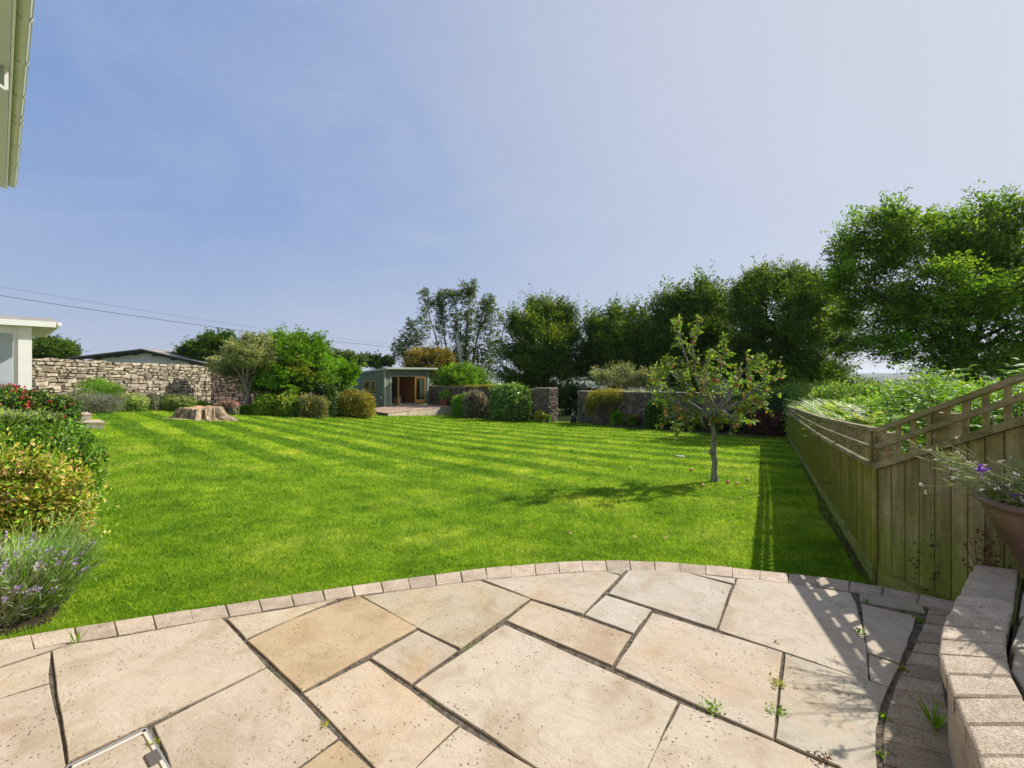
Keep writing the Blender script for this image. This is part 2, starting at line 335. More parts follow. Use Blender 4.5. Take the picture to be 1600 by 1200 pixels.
F_DUSTY = leafmat('dusty_pink_flower', [(.42,.24,.16), (.52,.34,.24), (.40,.30,.16)], .3, clump=.1, tcol=(1,1,1))
F_WHITE = leafmat('pale_flower', [(.62,.55,.52), (.72,.62,.62)], .3, clump=.1, tcol=(1,1,1))
L_REDBROWN = leafmat('redbrown_leaf', [(.045,.028,.018), (.10,.045,.03), (.14,.055,.04), (.05,.06,.02)], .3, tcol=(1.2,.9,.7))
L_SPIREA = leafmat('spirea_leaf', [(.16,.22,.03), (.30,.33,.05), (.40,.38,.08), (.36,.22,.10), (.12,.20,.03)], .35)
L_LAV = leafmat('lavender_stem', [(.08,.16,.03), (.13,.24,.05), (.22,.28,.12), (.10,.24,.02)], .35)
L_FERN = leafmat('fern_leaf', [(.08,.16,.03), (.14,.24,.05), (.22,.32,.09), (.34,.36,.17)], .4)
L_APPLE = leafmat('apple_leaf', [(.05,.11,.015), (.10,.19,.02), (.16,.26,.03), (.17,.24,.035), (.23,.13,.04)], .4, tcol=(1.3,1.35,.5))

# ------------------------------------------------------------------ sun, sky, camera
world = bpy.data.worlds.new('World'); sc.world = world; world.use_nodes = True
wn = world.node_tree; bg = wn.nodes['Background']
SDIR = np.array((1.10, .50, 1.0)); SDIR /= np.linalg.norm(SDIR)
elev = math.asin(SDIR[2]); azim = math.atan2(SDIR[0], SDIR[1])
sky = wn.nodes.new('ShaderNodeTexSky'); sky.sky_type = 'NISHITA'; sky.sun_disc = False
sky.sun_elevation = elev; sky.sun_rotation = azim; sky.air_density = 1.0; sky.dust_density = .6; sky.ozone_density = 1.5; sky.altitude = 0
# hazy summer sky: blue away from the sun, lilac near the horizon, pale on the sun side, with a thin veil of cloud
tc = wn.nodes.new('ShaderNodeTexCoord'); sx = wn.nodes.new('ShaderNodeSeparateXYZ'); wn.links.new(tc.outputs['Generated'], sx.inputs[0])
base = ramp(wn, sx.outputs[2], [(0, (2.6,2.9,3.85)), (.12, (2.15,2.65,3.85)), (.30, (1.42,2.15,3.75)), (.62, (1.1,1.85,3.6)), (1, (.85,1.6,3.4))])
dt = wn.nodes.new('ShaderNodeVectorMath'); dt.operation = 'DOT_PRODUCT'; dt.inputs[1].default_value = tuple(SDIR); wn.links.new(tc.outputs['Generated'], dt.inputs[0])
glow = ramp(wn, dt.outputs['Value'], [(.05, (0,0,0)), (.45, (.30,.30,.30)), (.78, (.86,.86,.86)), (1, (1,1,1))], 'B_SPLINE')
mpw = wn.nodes.new('ShaderNodeMapping'); mpw.inputs['Scale'].default_value = (1, 1, 2.0); wn.links.new(tc.outputs['Generated'], mpw.inputs[0])
veil = ramp(wn, noise(wn, mpw.outputs[0], 2.6, 8, .6, .9), [(.42, (0,0,0)), (.78, (.26,.26,.26))])
c1 = mix(wn, base, (3.65,3.80,4.30), glow); c2 = mix(wn, c1, (3.6,3.75,4.4), veil)
skc = mix(wn, c2, sky.outputs[0], .08)
wn.links.new(skc, bg.inputs[0]); bg.inputs[1].default_value = .104

sd = bpy.data.lights.new('sun', 'SUN'); sd.energy = 4.2; sd.angle = R(.53); sd.color = (1, .94, .84)
so = bpy.data.objects.new('sun', sd); COL.objects.link(so)
from mathutils import Vector
so.rotation_euler = Vector(-SDIR).to_track_quat('-Z', 'Y').to_euler(); so.location = (20, 10, 30)
cam = bpy.data.cameras.new('camera'); co_ = bpy.data.objects.new('camera', cam); COL.objects.link(co_)
co_.location = (0, 0, CH); co_.rotation_euler = (R(90), 0, 0); cam.sensor_width = 36; cam.lens = 36*F/1600; cam.shift_y = -(600-HY)/1600
cam.clip_start = .05; cam.clip_end = 20000; sc.camera = co_
sc.view_settings.view_transform = 'Standard'; sc.view_settings.look = 'None'; sc.view_settings.exposure = .75; sc.view_settings.gamma = 1
sc.cycles.max_bounces = 8; sc.cycles.transparent_max_bounces = 12; sc.cycles.use_denoising = True


# ------------------------------------------------------------------ ground, hills
def sheet(name, xs, ys, fn, mat):
    X, Y = np.meshgrid(xs, ys); Z = fn(X, Y); nx, ny = len(xs), len(ys)
    me = bpy.data.meshes.new(name)
    i = np.arange((nx-1)*(ny-1)); a = (i//(nx-1))*nx+i % (nx-1)
    me.from_pydata(np.stack([X.ravel(), Y.ravel(), Z.ravel()], 1).tolist(), [], np.stack([a, a+1, a+nx+1, a+nx], 1).tolist())
    me.polygons.foreach_set('use_smooth', [True]*len(me.polygons)); me.materials.append(mat); me.update()
    o = bpy.data.objects.new(name, me); COL.objects.link(o); return struct(o)
def spaced(a, b, n, p=1.0): return a+(b-a)*np.linspace(0, 1, n)**p
xs = np.unique(np.concatenate([-spaced(14, 60, 40, 1.5), np.arange(-14, 14.01, .25), spaced(14, 60, 40, 1.5)]))
ys = np.unique(np.concatenate([np.arange(-8, 14, .25), np.arange(14, 45.01, .5)]))
def gfine(X, Y):
    return ground(X, Y)+.018*np.sin(X*.9+1.3)*np.sin(Y*.8)*np.clip((Y-4)/4, 0, 1)
FIELD = surf('field_grass', (.06,.10,.02), (.12,.17,.035), .5, .95, .1, 9, .8, .06, c3=(.17,.17,.05), s3=.2)
def masked(name, keep, mat):
    X, Y = np.meshgrid(xs, ys); Z = gfine(X, Y); nx, ny = len(xs), len(ys)
    i = np.arange((nx-1)*(ny-1)); a = (i//(nx-1))*nx+i % (nx-1); fc = np.stack([a, a+1, a+nx+1, a+nx], 1)
    V = np.stack([X.ravel(), Y.ravel(), Z.ravel()], 1); c = V[fc].mean(1); fc = fc[keep(c[:,0], c[:,1])]
    used, inv = np.unique(fc, return_inverse=True); me = bpy.data.meshes.new(name); me.from_pydata(V[used].tolist(), [], inv.reshape(-1, 4).tolist())
    me.polygons.foreach_set('use_smooth', [True]*len(me.polygons)); me.materials.append(mat); me.update()
    o = bpy.data.objects.new(name, me); COL.objects.link(o); return struct(o)
W0, W1 = (-16.98, 14.8), (-14.87, 21.5)                # left stone wall, as built below
FARX = np.array([-60, -13.2, -6.4, 1.28, 3.4, 9.85, 60]); FARY = np.array([24, 24.6, 33.0, 24.0, 22.4, 15.6, 15.6])
def inside(x, y):
    a = (x-W0[0])*(W1[1]-W0[1])-(y-W0[1])*(W1[0]-W0[0]) > -.3*6
    return a & (y < np.interp(x, FARX, FARY)) & (x < .918+.571*np.maximum(y, 2)+.02)
lawn = masked('lawn', inside, LAWN); masked('orchard_grass', lambda x, y: ~inside(x, y), FIELD)
xs2 = np.concatenate([-spaced(8000, 62, 40, 1)[::1], np.linspace(-60, 60, 25), spaced(62, 8000, 40, 1.0)]); xs2 = np.unique(np.sign(xs2)*np.where(np.abs(xs2) > 61, 62+(np.abs(xs2)-62)**2/8000, np.abs(xs2)))
ys2 = np.unique(np.concatenate([-spaced(6, 3000, 14, 2), np.linspace(-6, 45, 12), 45+spaced(0, 9000, 50, 2.6)]))
def far(X, Y):
    r = np.hypot(X, Y); b = ground(np.clip(X, -60, 60), np.clip(Y, -8, 45))-.35
    f = np.clip((r-44)/600, 0, 1); f = f*f*(3-2*f)
    return b*(1-f)-45*f
terrain = sheet('terrain', xs2, ys2, far, FIELD)
HILL = surf('hill_fields', (.03,.05,.028), (.09,.10,.05), .004, .95, .1, .05, .4, 2, c3=(.03,.05,.02), s3=.01)
def hill(name, Y0, top, dep, seed, x0=-6000, x1=6000):
    r_ = np.random.default_rng(seed); xs_ = np.linspace(x0, x1, 120); ys_ = np.linspace(Y0-dep, Y0+dep, 14)
    ph = r_.uniform(0, 6, 6)
    def fn(X, Y):
        h = top+sum(top_a*np.sin(X/l+p) for top_a, l, p in zip((9, 5, 3, 2), (900, 420, 190, 90), ph))
        return -47+(h+47)*np.clip(1-((Y-Y0)/dep)**2, 0, 1)**.8
    return sheet(name, xs_, ys_, fn, HILL)
hill('hills', 3200, -8, 900, 3)
hill('hills', 1500, -22, 350, 5)

# ------------------------------------------------------------------ patio: slabs, joints, edging
arc_out = [(-420,1092),(-200,1042),(0,996),(140,975),(259,958),(416,934),(508,922),(560,912),(636,902),(711,892),(816,881),(907,874.5),(966,874),(1036,876),(1111,883),(1191,890),(1273,899),(1328,906),(1400,918),(1459,930),(1500,941)]
arc_in = [(-420,1128),(-200,1072),(0,1020),(45,1013),(112,1003),(182,993),(301,971),(357,963),(450,948),(525,933.5),(563,929),(749,905),(876,894),(966,889),(1077,894),(1149,901),(1235,910),(1328,924),(1397,931),(1450,944),(1492,957)]
AO = [g0(*p) for p in arc_out]; AI = [g0(*p) for p in arc_in]
def resample(P, n):
    P = np.array(P, float); s = np.r_[0, np.cumsum(np.linalg.norm(np.diff(P, axis=0), axis=1))]; t = np.linspace(0, s[-1], n)
    return np.stack([np.interp(t, s, P[:,0]), np.interp(t, s, P[:,1])], 1)
def smoothline(P, n):
    Q = resample(P, n)
    for _ in range(3): Q[1:-1] = (Q[:-2]+2*Q[1:-1]+Q[2:])/4
    return Q
def course(mb, A, B, gap, z0, z1, ch, colf=None, drop=0):
    for i in range(len(A)-1):
        p, q, r, s = A[i], A[i+1], B[i+1], B[i]
        e = (q-p); e = e/np.linalg.norm(e)*gap/2; j = lambda: np.array([random.uniform(-.003,.003), random.uniform(-.003,.003)])
        mb.prism([p+e+j(), q-e+j(), r-e+j(), s+e+j()], z0, z1-random.uniform(0, drop), None, ch, .01)
nb = int(np.linalg.norm(np.diff(np.array(AO), axis=0), axis=1).sum()/.172)
SO = smoothline(AO, nb+1); SI = smoothline(AI, nb+1)
m = MB(); course(m, SO, SI, .0035, -.10, .0, .004, drop=.004); struct(m.build('patio_edging', BLOCK))
# bedding under everything; the joints show its top 14 mm down
bed = [tuple(p) for p in SO]+[(2.75,1.9),(2.75,-4),(-6,-4),(-6,SO[0][1])]
c_ = np.mean(SO, axis=0)
bedp = [(x+(c_[0]-x)*.006, y-.012) for x, y in [tuple(p) for p in SO]]+[(1.95,1.6),(1.6,-4),(-6.5,-4),(-6.5,SO[0][1]-.1)]
m = MB(); m.prism(bedp, -.8, -.009); struct(m.build('patio_bedding', JOINT))

ST = {k: tuple(x*.74*g for x, g in zip(v, (.985,1.05,1.09))) for k, v in {'n': (.60,.475,.355), 'p': (.61,.485,.37), 'g': (.55,.40,.25), 'y': (.59,.47,.33), 'o': (.62,.47,.335), 'w': (.615,.515,.42), 'c': (.62,.50,.385), 's': (.54,.45,.35), 'm': (.44,.39,.29)}.items()}
slabs = [
 ('n', [(-420,1131),(-200,1075),(0,1023),(104,1006),(0,1040),(-300,1150)]),
 ('n', [(-320,1160),(0,1044),(77,1019),(74,1066),(0,1089),(-300,1205)]),
 ('p', [(-300,1212),(0,1093),(76,1070),(88,1130),(101,1200),(120,1290),(-240,1420)]),
 ('n', [(83,1017),(112,1006),(182,996),(301,974),(345,966),(414,1041),(231,1129),(108,1187),(95,1100)]),
 ('y', [(356,966),(450,951),(524,936),(385,996)]),
 ('g', [(388,1000),(450,971),(500,951),(560,931),(650,980),(472,1078)]),
 ('p', [(417,1044),(466,1089),(526,1151),(440,1212),(385,1260),(310,1290),(242,1134)]),
 ('g', [(531,1156),(586,1207),(606,1234),(580,1262),(455,1212)]),
 ('o', [(577,1032),(714,1132),(645,1198),(614,1228),(592,1202),(475,1083)]),
 ('n', [(653,985),(713,1015),(642,1066),(581,1027)]),
 ('y', [(567,931),(640,921),(749,907),(827,935),(719,1011),(651,978)]),
 ('c', [(757,906),(876,896.5),(940,892),(967,899),(910,958),(832,935)]),
 ('m', [(945,893),(966,891),(977,891),(969,897)]),
 ('w', [(983,892),(1040,892),(1076,896),(1142,914),(1118,981),(952,927)]),
 ('w', [(1083,896),(1147,903),(1146,911)]),
 ('w', [(947,930),(1016,952),(989,988),(915,960)]),
 ('o', [(831,938),(985,991),(955,1038),(793,969)]),
 ('c', [(789,976),(1057,1096),(1010,1196),(966,1282),(838,1197),(649,1071)]),
 ('p', [(1020,958),(1221,1019),(1206,1152),(963,1043)]),
 ('c', [(1153,904),(1190,906),(1235,912),(1328,926),(1337,944),(1353,1012),(1356,1061),(1124,983)]),
 ('m', [(1344,927),(1397,934),(1439,943),(1444,957),(1346,940)]),
 ('c', [(1346,943),(1432,963),(1406,1034),(1356,1018)]),
 ('c', [(1358,1022),(1405,1038),(1388,1071),(1361,1061)]),
 ('s', [(1228,1022),(1359,1065),(1387,1075),(1375,1104),(1366,1138),(1369,1199),(1372,1262),(1312,1196),(1214,1154)]),
 ('p', [(1064,1099),(1205,1157),(1308,1201),(1366,1270),(1368,1330),(1100,1400),(980,1287),(1014,1200)]),
 ('p', [(719,1136),(835,1201),(960,1290),(860,1420),(700,1300),(612,1228),(651,1200)]),
 ('n', [(612,1258),(700,1308),(850,1430),(640,1560),(480,1400),(566,1270)]),
 ('n', [(455,1222),(550,1270),(470,1400),(310,1440),(250,1360)]),
]
m = MB()
for k, (t, pl) in enumerate(slabs):
    b_ = ST[t]; v = random.uniform(.94, 1.05)
    P = np.array([g0(*p) for p in pl]); Q = []
    cP = P.mean(0); P = cP+(P-cP)*(1+.0022/np.linalg.norm(P-cP, axis=1, keepdims=True)*2.0)
    for i in range(len(P)):          # slightly wavering sawn edges
        a, b = P[i], P[(i+1) % len(P)]; L = np.linalg.norm(b-a); n = max(1, int(L/.09)); Q.append(a)
        e = (b-a)/(L+1e-9); nr = np.array((-e[1], e[0]))
        for q in range(1, n): Q.append(a+(b-a)*q/n+nr*random.uniform(-.0028,.0028))
    m.prism(Q, -.04, random.uniform(-.003,.001), tuple(x*v for x in b_), .0022, .002)
# more paving of the same kind beyond what is traced
av = np.array((.585,.811)); bv = np.array((-.804,.594))
for i in range(-9, 3):
    for j in range(-6, 9):
        o = av*(i*.615-(j % 2)*.3)+bv*j*.615*1.5; cs = [o+av*x+bv*y for x, y in ((0,0),(.605,0),(.605,.91),(0,.91))]
        if max(c[1] for c in cs) > 1.02 or max(c[0]+.0*c[1] for c in cs) > 1.35 or min(c[1] for c in cs) < -3.9 or min(c[0] for c in cs) < -5.9: continue
        if any(c[1] > .75 and -1.0 < c[0] < 1.4 for c in cs): continue
        m.prism(cs, -.04, -.001, tuple(x*random.uniform(.93,1.04) for x in ST[random.choice('nncpg')]), .004, .002)
patio = struct(m.build('patio', SLAB, colors=True))

# recessed cover frame let into the paving
rc = thing('recessed_cover', (*g0(190, 1190), 0), 'metal framed recessed inspection cover filled with sandstone at the corner of the patio', 'drain cover')
fr = [(100,1199),(228,1137),(270,1212),(330,1300),(190,1400),(98,1300)]
A_, B_, C_ = [np.array(g0(*p)) for p in ((101,1199),(229,1136.5),(322,1295))]
D_ = A_+(C_-B_)
FR = plain('galvanised_frame', (.42,.41,.39), .45, .5, metallic=.6)
m = MB()
def strip(mb, p, q, w, inward, z0, z1):
    e = (q-p)/np.linalg.norm(q-p); n = np.array((-e[1], e[0])); n = n if n@inward > 0 else -n
    mb.prism([p, q, q+n*w, p+n*w], z0, z1, None, .001)
cc = (A_+B_+C_+D_)/4
for p, q in ((A_,B_),(B_,C_),(C_,D_),(D_,A_)): strip(m, p, q, .007, cc-p, -.03, .0035)
m.build('outer_frame', FR, rc)
m = MB(); s_ = .955
q4 = [cc+(p-cc)*s_ for p in (A_,B_,C_,D_)]
for i in range(4): strip(m, q4[i], q4[(i+1)%4], .012, cc-q4[i], -.03, .003)
m.build('tray_frame', plain('zinc_tray', (.62,.56,.48), .6, .4, metallic=.2), rc)
m = MB(); s_ = .9
m.prism([cc+(p-cc)*s_ for p in (A_,B_,C_,D_)], -.03, -.001, ST['n'], .003); m.build('stone_infill', SLAB, rc, colors=True)
kb = B_*.78+C_*.22+(cc-B_)*.06; e = (C_-B_)/np.linalg.norm(C_-B_); n_ = np.array((-e[1], e[0])); n_ = n_ if n_@(cc-B_) > 0 else -n_
m = MB(); m.prism([kb, kb+e*.07, kb+e*.07+n_*.035, kb+n_*.035], -.02, .0045, None, .001); m.build('lifting_key_plate', plain('dark_plate', (.10,.085,.075), .6, .4), rc)

# curved path of darker blocks at the foot of the raised wall
pl = [(1453,946),(1449,965),(1432,1004),(1408,1048),(1387,1101),(1375,1135),(1378,1174),(1381,1200),(1384,1260),(1370,1400)]
pr = [(1490,951),(1478,985),(1470,1019),(1474,1065),(1482,1115),(1490,1160),(1500,1200),(1514,1240),(1550,1330),(1640,1500)]
PL = smoothline([g0(*p) for p in pl], 17); PR = smoothline([g0(*p) for p in pr], 17)
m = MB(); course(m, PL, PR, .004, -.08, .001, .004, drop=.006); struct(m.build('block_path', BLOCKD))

# raised terrace wall with a block coping
HW = .33
wo = [(1523,881),(1511,904),(1500,928),(1486,951),(1473,973),(1461,999),(1462,1021),(1482,1064),(1501,1106),(1521,1160),(1535,1200),(1575,1300),(1640,1440),(1760,1700)]
wi = [(1592,890),(1586,921),(1584,942),(1581,962),(1573,990),(1567,1010),(1567,1048),(1584,1072),(1602,1098),(1640,1150),(1690,1215),(1760,1300),(1880,1440),(2100,1700)]
WO = smoothline([g0(*p, HW) for p in wo], 19); WI = smoothline([g0(*p, HW) for p in wi], 19)
tw = thing('raised_terrace_wall', (WO[5][0], WO[5][1], 0), 'low rendered curved wall topped with buff coping blocks beside the patio', 'garden wall')
m = MB(); course(m, WO, WI, .005, HW-.062, HW, .006, drop=.003); m.build('coping', COPE, tw)
dirn = (WI-WO); dirn /= np.linalg.norm(dirn, axis=1, keepdims=True)
WF = WO+dirn*.025; WB = WI-dirn*.02
m = MB()
for i in range(len(WF)-1):
    m.add([(*WF[i],-.5),(*WF[i+1],-.5),(*WB[i+1],-.5),(*WB[i],-.5),(*WF[i],HW-.056),(*WF[i+1],HW-.056),(*WB[i+1],HW-.056),(*WB[i],HW-.056)],
          [(4,5,6,7),(0,1,5,4),(2,3,7,6)]+([(3,0,4,7)] if i == 0 else [])+([(1,2,6,5)] if i == len(WF)-2 else []))
m.build('wall_face', RENDER_, tw)
# upper terrace behind it
m = MB(); m.prism([tuple(p+d*.01) for p, d in zip(WI, dirn)]+[(6,-3),(6,2.3),(3.2,2.35)], -.3, HW-.045); struct(m.build('terrace_bedding', JOINT))
m = MB()
i0 = [g0(*p, HW-.01) for p in ((1598,925),(1592,962),(1580,1010),(1580,1046),(1612,1090))]
ts = [[i0[0],i0[1],(i0[1][0]+.55,i0[1][1]+.02),(i0[0][0]+.5,i0[0][1]+.02)],
      [i0[1]+np.array((.004,-.01)),i0[2],(i0[2][0]+.55,i0[2][1]),(i0[1][0]+.55,i0[1][1]+.01)],
      [i0[2]+np.array((.004,-.01)),i0[3],i0[4],(i0[4][0]+.55,i0[4][1]),(i0[2][0]+.55,i0[2][1]-.01)]]
for t in ts: m.prism(t, HW-.06, HW-.012, ST['s'], .004)
for i in range(3):
    for j in range(6):
        x, y = 2.95+i*.62, 2.2-.62*j
        m.prism([(x,y),(x+.61,y),(x+.61,y-.61),(x,y-.61)], HW-.06, HW-.013, ST[random.choice('scn')], .004)
x = 2.25
for j in range(4): m.prism([(x+.12,.95-.5*j),(x+.68,.95-.5*j),(x+.68,.46-.5*j),(x+.12,.46-.5*j)], HW-.06, HW-.013, ST['c'], .004)
struct(m.build('terrace', SLAB, colors=True))

# ------------------------------------------------------------------ featheredge fences with a trellis strip
fx = lambda y: .918+.571*y
fd = np.array((.571, 1.0)); fd /= np.linalg.norm(fd); fn_ = np.array((-fd[1], fd[0]))   # fn_ points to the lawn
ytab = [3.42, 4.48, 6.6, 10, 14.5]
f_top = lambda y: float(np.interp(y, ytab, [.907,.826,.675,.49,.274]))
f_mid = lambda y: f_top(y)-float(np.interp(y, ytab, [.145,.145,.14,.125,.10]))
f_low = lambda y: f_top(y)-float(np.interp(y, ytab, [.277,.275,.265,.23,.19]))
F1L = (14.5-3.42)/fd[1]
fp = lambda y, o=0.0: np.array((fx(y), y))+fn_*o
f1 = thing('wooden_fence', (*fp(3.42), gz(*fp(3.42))), 'long mossy featheredge fence with trellis top running down the right side of the lawn', 'fence')
m = MB(); s_ = 0; k = 0
def wedge(mb, p, e, nrm, w, z0, z1, z0b, z1b):
    """featheredge board from p along e: thick edge proud on the nrm side"""
    q = p+e*(w+.018)
    A = [(p+nrm*.030), (p+nrm*.004), (q+nrm*.020), (q+nrm*.004)]
    vs = [(*A[0],z0),(*A[1],z0),(*A[3],z0b),(*A[2],z0b),(*A[0],z1),(*A[1],z1),(*A[3],z1b),(*A[2],z1b)]
    mb.add(vs, [(0,3,2,1),(4,5,6,7),(0,1,5,4),(1,2,6,5),(2,3,7,6),(3,0,4,7)])
while s_ < F1L-.02:
    w = random.uniform(.095,.105); p = fp(3.42)+fd*s_; q = p+fd*(w-.012)
    wedge(m, p, fd, fn_, w-.03, gz(*p)+.10, f_low(p[1])-.01, gz(*q)+.10, f_low(q[1])-.01); s_ += w
for y0 in np.arange(3.43, 14.4, .5):
    y1 = min(y0+.5, 14.49); p, q = fp(y0), fp(y1); m.add([(*(p-fn_*.01),gz(*p)+.1),(*(p+fn_*.003),gz(*p)+.1),(*(q+fn_*.003),gz(*q)+.1),(*(q-fn_*.01),gz(*q)+.1),(*(p-fn_*.01),f_low(y0)-.02),(*(p+fn_*.003),f_low(y0)-.02),(*(q+fn_*.003),f_low(y1)-.02),(*(q-fn_*.01),f_low(y1)-.02)], [(0,3,2,1),(4,5,6,7),(0,1,5,4),(1,2,6,5),(2,3,7,6),(3,0,4,7)])
m.build('board_panel', FENCE1, f1)
def rail_along(fz, w, h, off, a=3.42, b=14.5, n=14):
    mb = MB(); ys = np.linspace(a, b, n)
    for y0, y1 in zip(ys[:-1], ys[1:]):
        p, q = fp(y0, off), fp(y1, off); mb.bar((*p, fz(y0)), (*(q+(q-p)*.0), fz(y1)), w, h)
    return mb
rail_along(lambda y: f_top(y)-.016, .055, .032, .018).build('rail', RAIL, f1)
rail_along(lambda y: f_mid(y)-.014, .030, .028, .036).build('rail', RAIL, f1)
rail_along(lambda y: f_low(y)-.018, .040, .040, .040).build('rail', RAIL, f1)
m = MB(); s_ = .03; 
while s_ < F1L-.03:
    p = fp(3.42, .008)+fd*s_; m.bar((*p, f_low(p[1])-.05), (*p, f_top(p[1])-.028), .026, .016, up=(*fn_, 0)); s_ += .105
m.build('trellis', RAIL, f1)
m = MB()
ys = np.linspace(3.42, 14.5, 20)
for y0, y1 in zip(ys[:-1], ys[1:]):
    p, q = fp(y0, .022), fp(y1, .022)
    P = [(*(p-fn_*.012), gz(*p)-.05), (*(p+fn_*.014), gz(*p)-.05), (*(q+fn_*.014), gz(*q)-.05), (*(q-fn_*.012), gz(*q)-.05)]
    Q = [(x, y, z+.17) for x, y, z in P]
    m.add(P+Q, [(0,3,2,1),(4,5,6,7),(0,1,5,4),(1,2,6,5),(2,3,7,6),(3,0,4,7)])
m.build('gravel_board', GRAVEL, f1)
for y in (3.5, 5.2, 6.95, 8.7, 10.45, 12.3, 14.45):
    p = fp(y, -.05); m = MB(); m.bar((*p, gz(*p)-.3), (*p, f_top(y)-.04), .09, .09, up=(*fd, 0)); m.build('post', RAIL, f1)

# second fence: climbs from the corner beside the terrace
c0 = np.array((2.885, 3.40)); gd = np.array((.137, -.99)); gd /= np.linalg.norm(gd); gn = np.array((gd[1], -gd[0]))
G2L = 3.1
g_top = lambda s: .907+(1.34-.907)/.884*s if s < 2.2 else .907+.4898*2.2+(s-2.2)*.1
g_low = lambda s: .63+(1.085-.63)/.884*s if s < 2.2 else .63+.5147*2.2+(s-2.2)*.1
g_mid = lambda s: (g_top(s)+g_low(s))/2+.01
f2 = thing('wooden_fence', (*c0, gz(*c0)), 'tall featheredge fence whose trellis top climbs steeply beside the terrace at the right edge', 'fence')
m = MB(); s_ = 0.012
while s_ < G2L:
    w = random.uniform(.092,.102); p = c0+gd*s_; q = p+gd*(w-.014)
    wedge(m, p, gd, gn, w-.032, -.19, g_low(s_)-.01, -.19, g_low(s_+w)-.01); s_ += w
for a, b in ((0, 2.2), (2.2, G2L)):
    p, q = c0+gd*a, c0+gd*b; m.add([(*(p-gn*.01),-.19),(*(p+gn*.003),-.19),(*(q+gn*.003),-.19),(*(q-gn*.01),-.19),(*(p-gn*.01),g_low(a)-.02),(*(p+gn*.003),g_low(a)-.02),(*(q+gn*.003),g_low(b)-.02),(*(q-gn*.01),g_low(b)-.02)], [(0,3,2,1),(4,5,6,7),(0,1,5,4),(1,2,6,5),(2,3,7,6),(3,0,4,7)])
m.build('board_panel', FENCE, f2)
for fz, w, h, off in ((g_top, .06, .034, .016), (g_mid, .03, .036, .040), (g_low, .04, .046, .044)):
    mb = MB(); 
    for a, b in ((0, 2.2), (2.2, G2L)):
        p, q = c0+gd*a+gn*off, c0+gd*b+gn*off; mb.bar((*p, fz(a)-h/2), (*q, fz(b)-h/2), w, h)
    mb.build('rail', RAIL, f2)
m = MB(); s_ = .03
while s_ < G2L:
    p = c0+gd*s_+gn*.008; m.bar((*p, g_low(s_)-.05), (*p, g_top(s_)-.03), .032, .018, up=(*gn, 0)); s_ += .108
m.build('trellis', RAIL, f2)
m = MB(); p = c0+gn*.02; q = c0+gd*G2L+gn*.02; m.bar((*p, -.255), (*q, -.255), .026, .165); m.build('gravel_board', GRAVEL, f2)
for s_ in (.42, 1.75, 2.95):
    p = c0+gd*s_-gn*.055; m = MB(); m.bar((*p, -.5), (*p, g_top(s_)-.05), .1, .1, up=(*gd, 0)); m.build('post', RAIL, f2)
m = MB(); p = c0-gn*.03+fd*.03; m.bar((*p, -.5), (*p, .87), .09, .09, up=(*gd, 0)); m.build('post', RAIL, f2)
# bare soil at the foot of the long fence
m = MB(); ys = np.linspace(3.5, 14.3, 50)
for i, (y0, y1) in enumerate(zip(ys[:-1], ys[1:])):
    w0, w1 = [.03+.02*math.sin(y*2.1)**2+.07*math.exp(-(y-5.3)**2/1.5) for y in (y0, y1)]
    a, b, c, d = fp(y0, .036), fp(y0, .036+w0), fp(y1, .036+w1), fp(y1, .036)
    m.add([(*a, gz(*a)+.012), (*b, gz(*b)+.008), (*c, gz(*c)+.008), (*d, gz(*d)+.012)], [(0,3,2,1)])
struct(m.build('soil_strip', SOIL))

# ------------------------------------------------------------------ the house eaves overhead and the garden room
hd = np.array((-.763, .647)); hn = np.array((-.647, -.763))   # along the eaves; away from the garden
ez = 3.5                                                      # eaves height above the eye
def eave(px, py, dz=0): Y = F*(ez+dz)/(HY-py); return np.array((U(px)*Y, Y))
e_end = eave(25, 291); e0 = e_end-hd*14
H = CH+ez
hs = thing('house', (*e_end, 0), 'pale clad upper floor of the house with its eaves gutter overhanging the top left corner', 'house')
GUT = plain('gutter_plastic', (.76,.71,.74), .4, .4, v=.04); SOF = surf('soffit_board', (.62,.60,.61), (.70,.68,.68), 2, .6, .3, 20, .1, .004, stretch=(1,1,1))
m = MB()   # half-round gutter as an open channel
N_ = 9; prof = [(-math.cos(math.pi*i/N_)*.055, -math.sin(math.pi*i/N_)*.05) for i in range(N_+1)]
P = []
go = e_end+hn*.052
for t in (0, 14):
    for a, b in prof: q = go-hd*t-hn*a*1.0; P.append((*q, H+b+.03))
n = N_+1; fs = [(i, i+1, n+i+1, n+i) for i in range(N_)]+[tuple(range(n))]
m.add(P, fs)
for t in (0, 14):
    for a, b in prof: q = go-hd*t-hn*a*.9; P.append((*q, H+b+.034))
m.build('gutter', GUT, hs)
m = MB(); q = go-hn*.056; m.tube([(*q, H+.028), (*(q-hd*14), H+.028)], .009, 6); m.build('gutter_lip', WHITE, hs)
for py in (291, 258, 229, 194, 184, 152, 100, 32):
    Y = F*ez/(HY-py); L = None
    t = np.linalg.norm(eave(25, 291)-e_end)
    u = (Y-e_end[1])/hd[1]; p = go+hd*u
    m = MB()
    P = []
    for du in (-.03, .03):
        for a, b in prof: q = p+hd*du-hn*a*1.22; P.append((*q, H+b*1.22+.03))
    m.add(P, [(i, i+1, n+i+1, n+i) for i in range(N_)]); m.build('gutter_bracket', plain('bracket_plastic', (.75,.70,.66), .4, .4), hs)
m = MB(); a = e_end+hn*.115+hd*.03; b = a-hd*14; m.bar((*a, H+.0), (*b, H+.0), .022, .17); m.build('fascia', WHITE, hs)
m = MB(); a = e_end+hn*.98+hd*.05; b = a-hd*14; m.bar((*a, H-.06), (*b, H-.06), 1.70, .012)
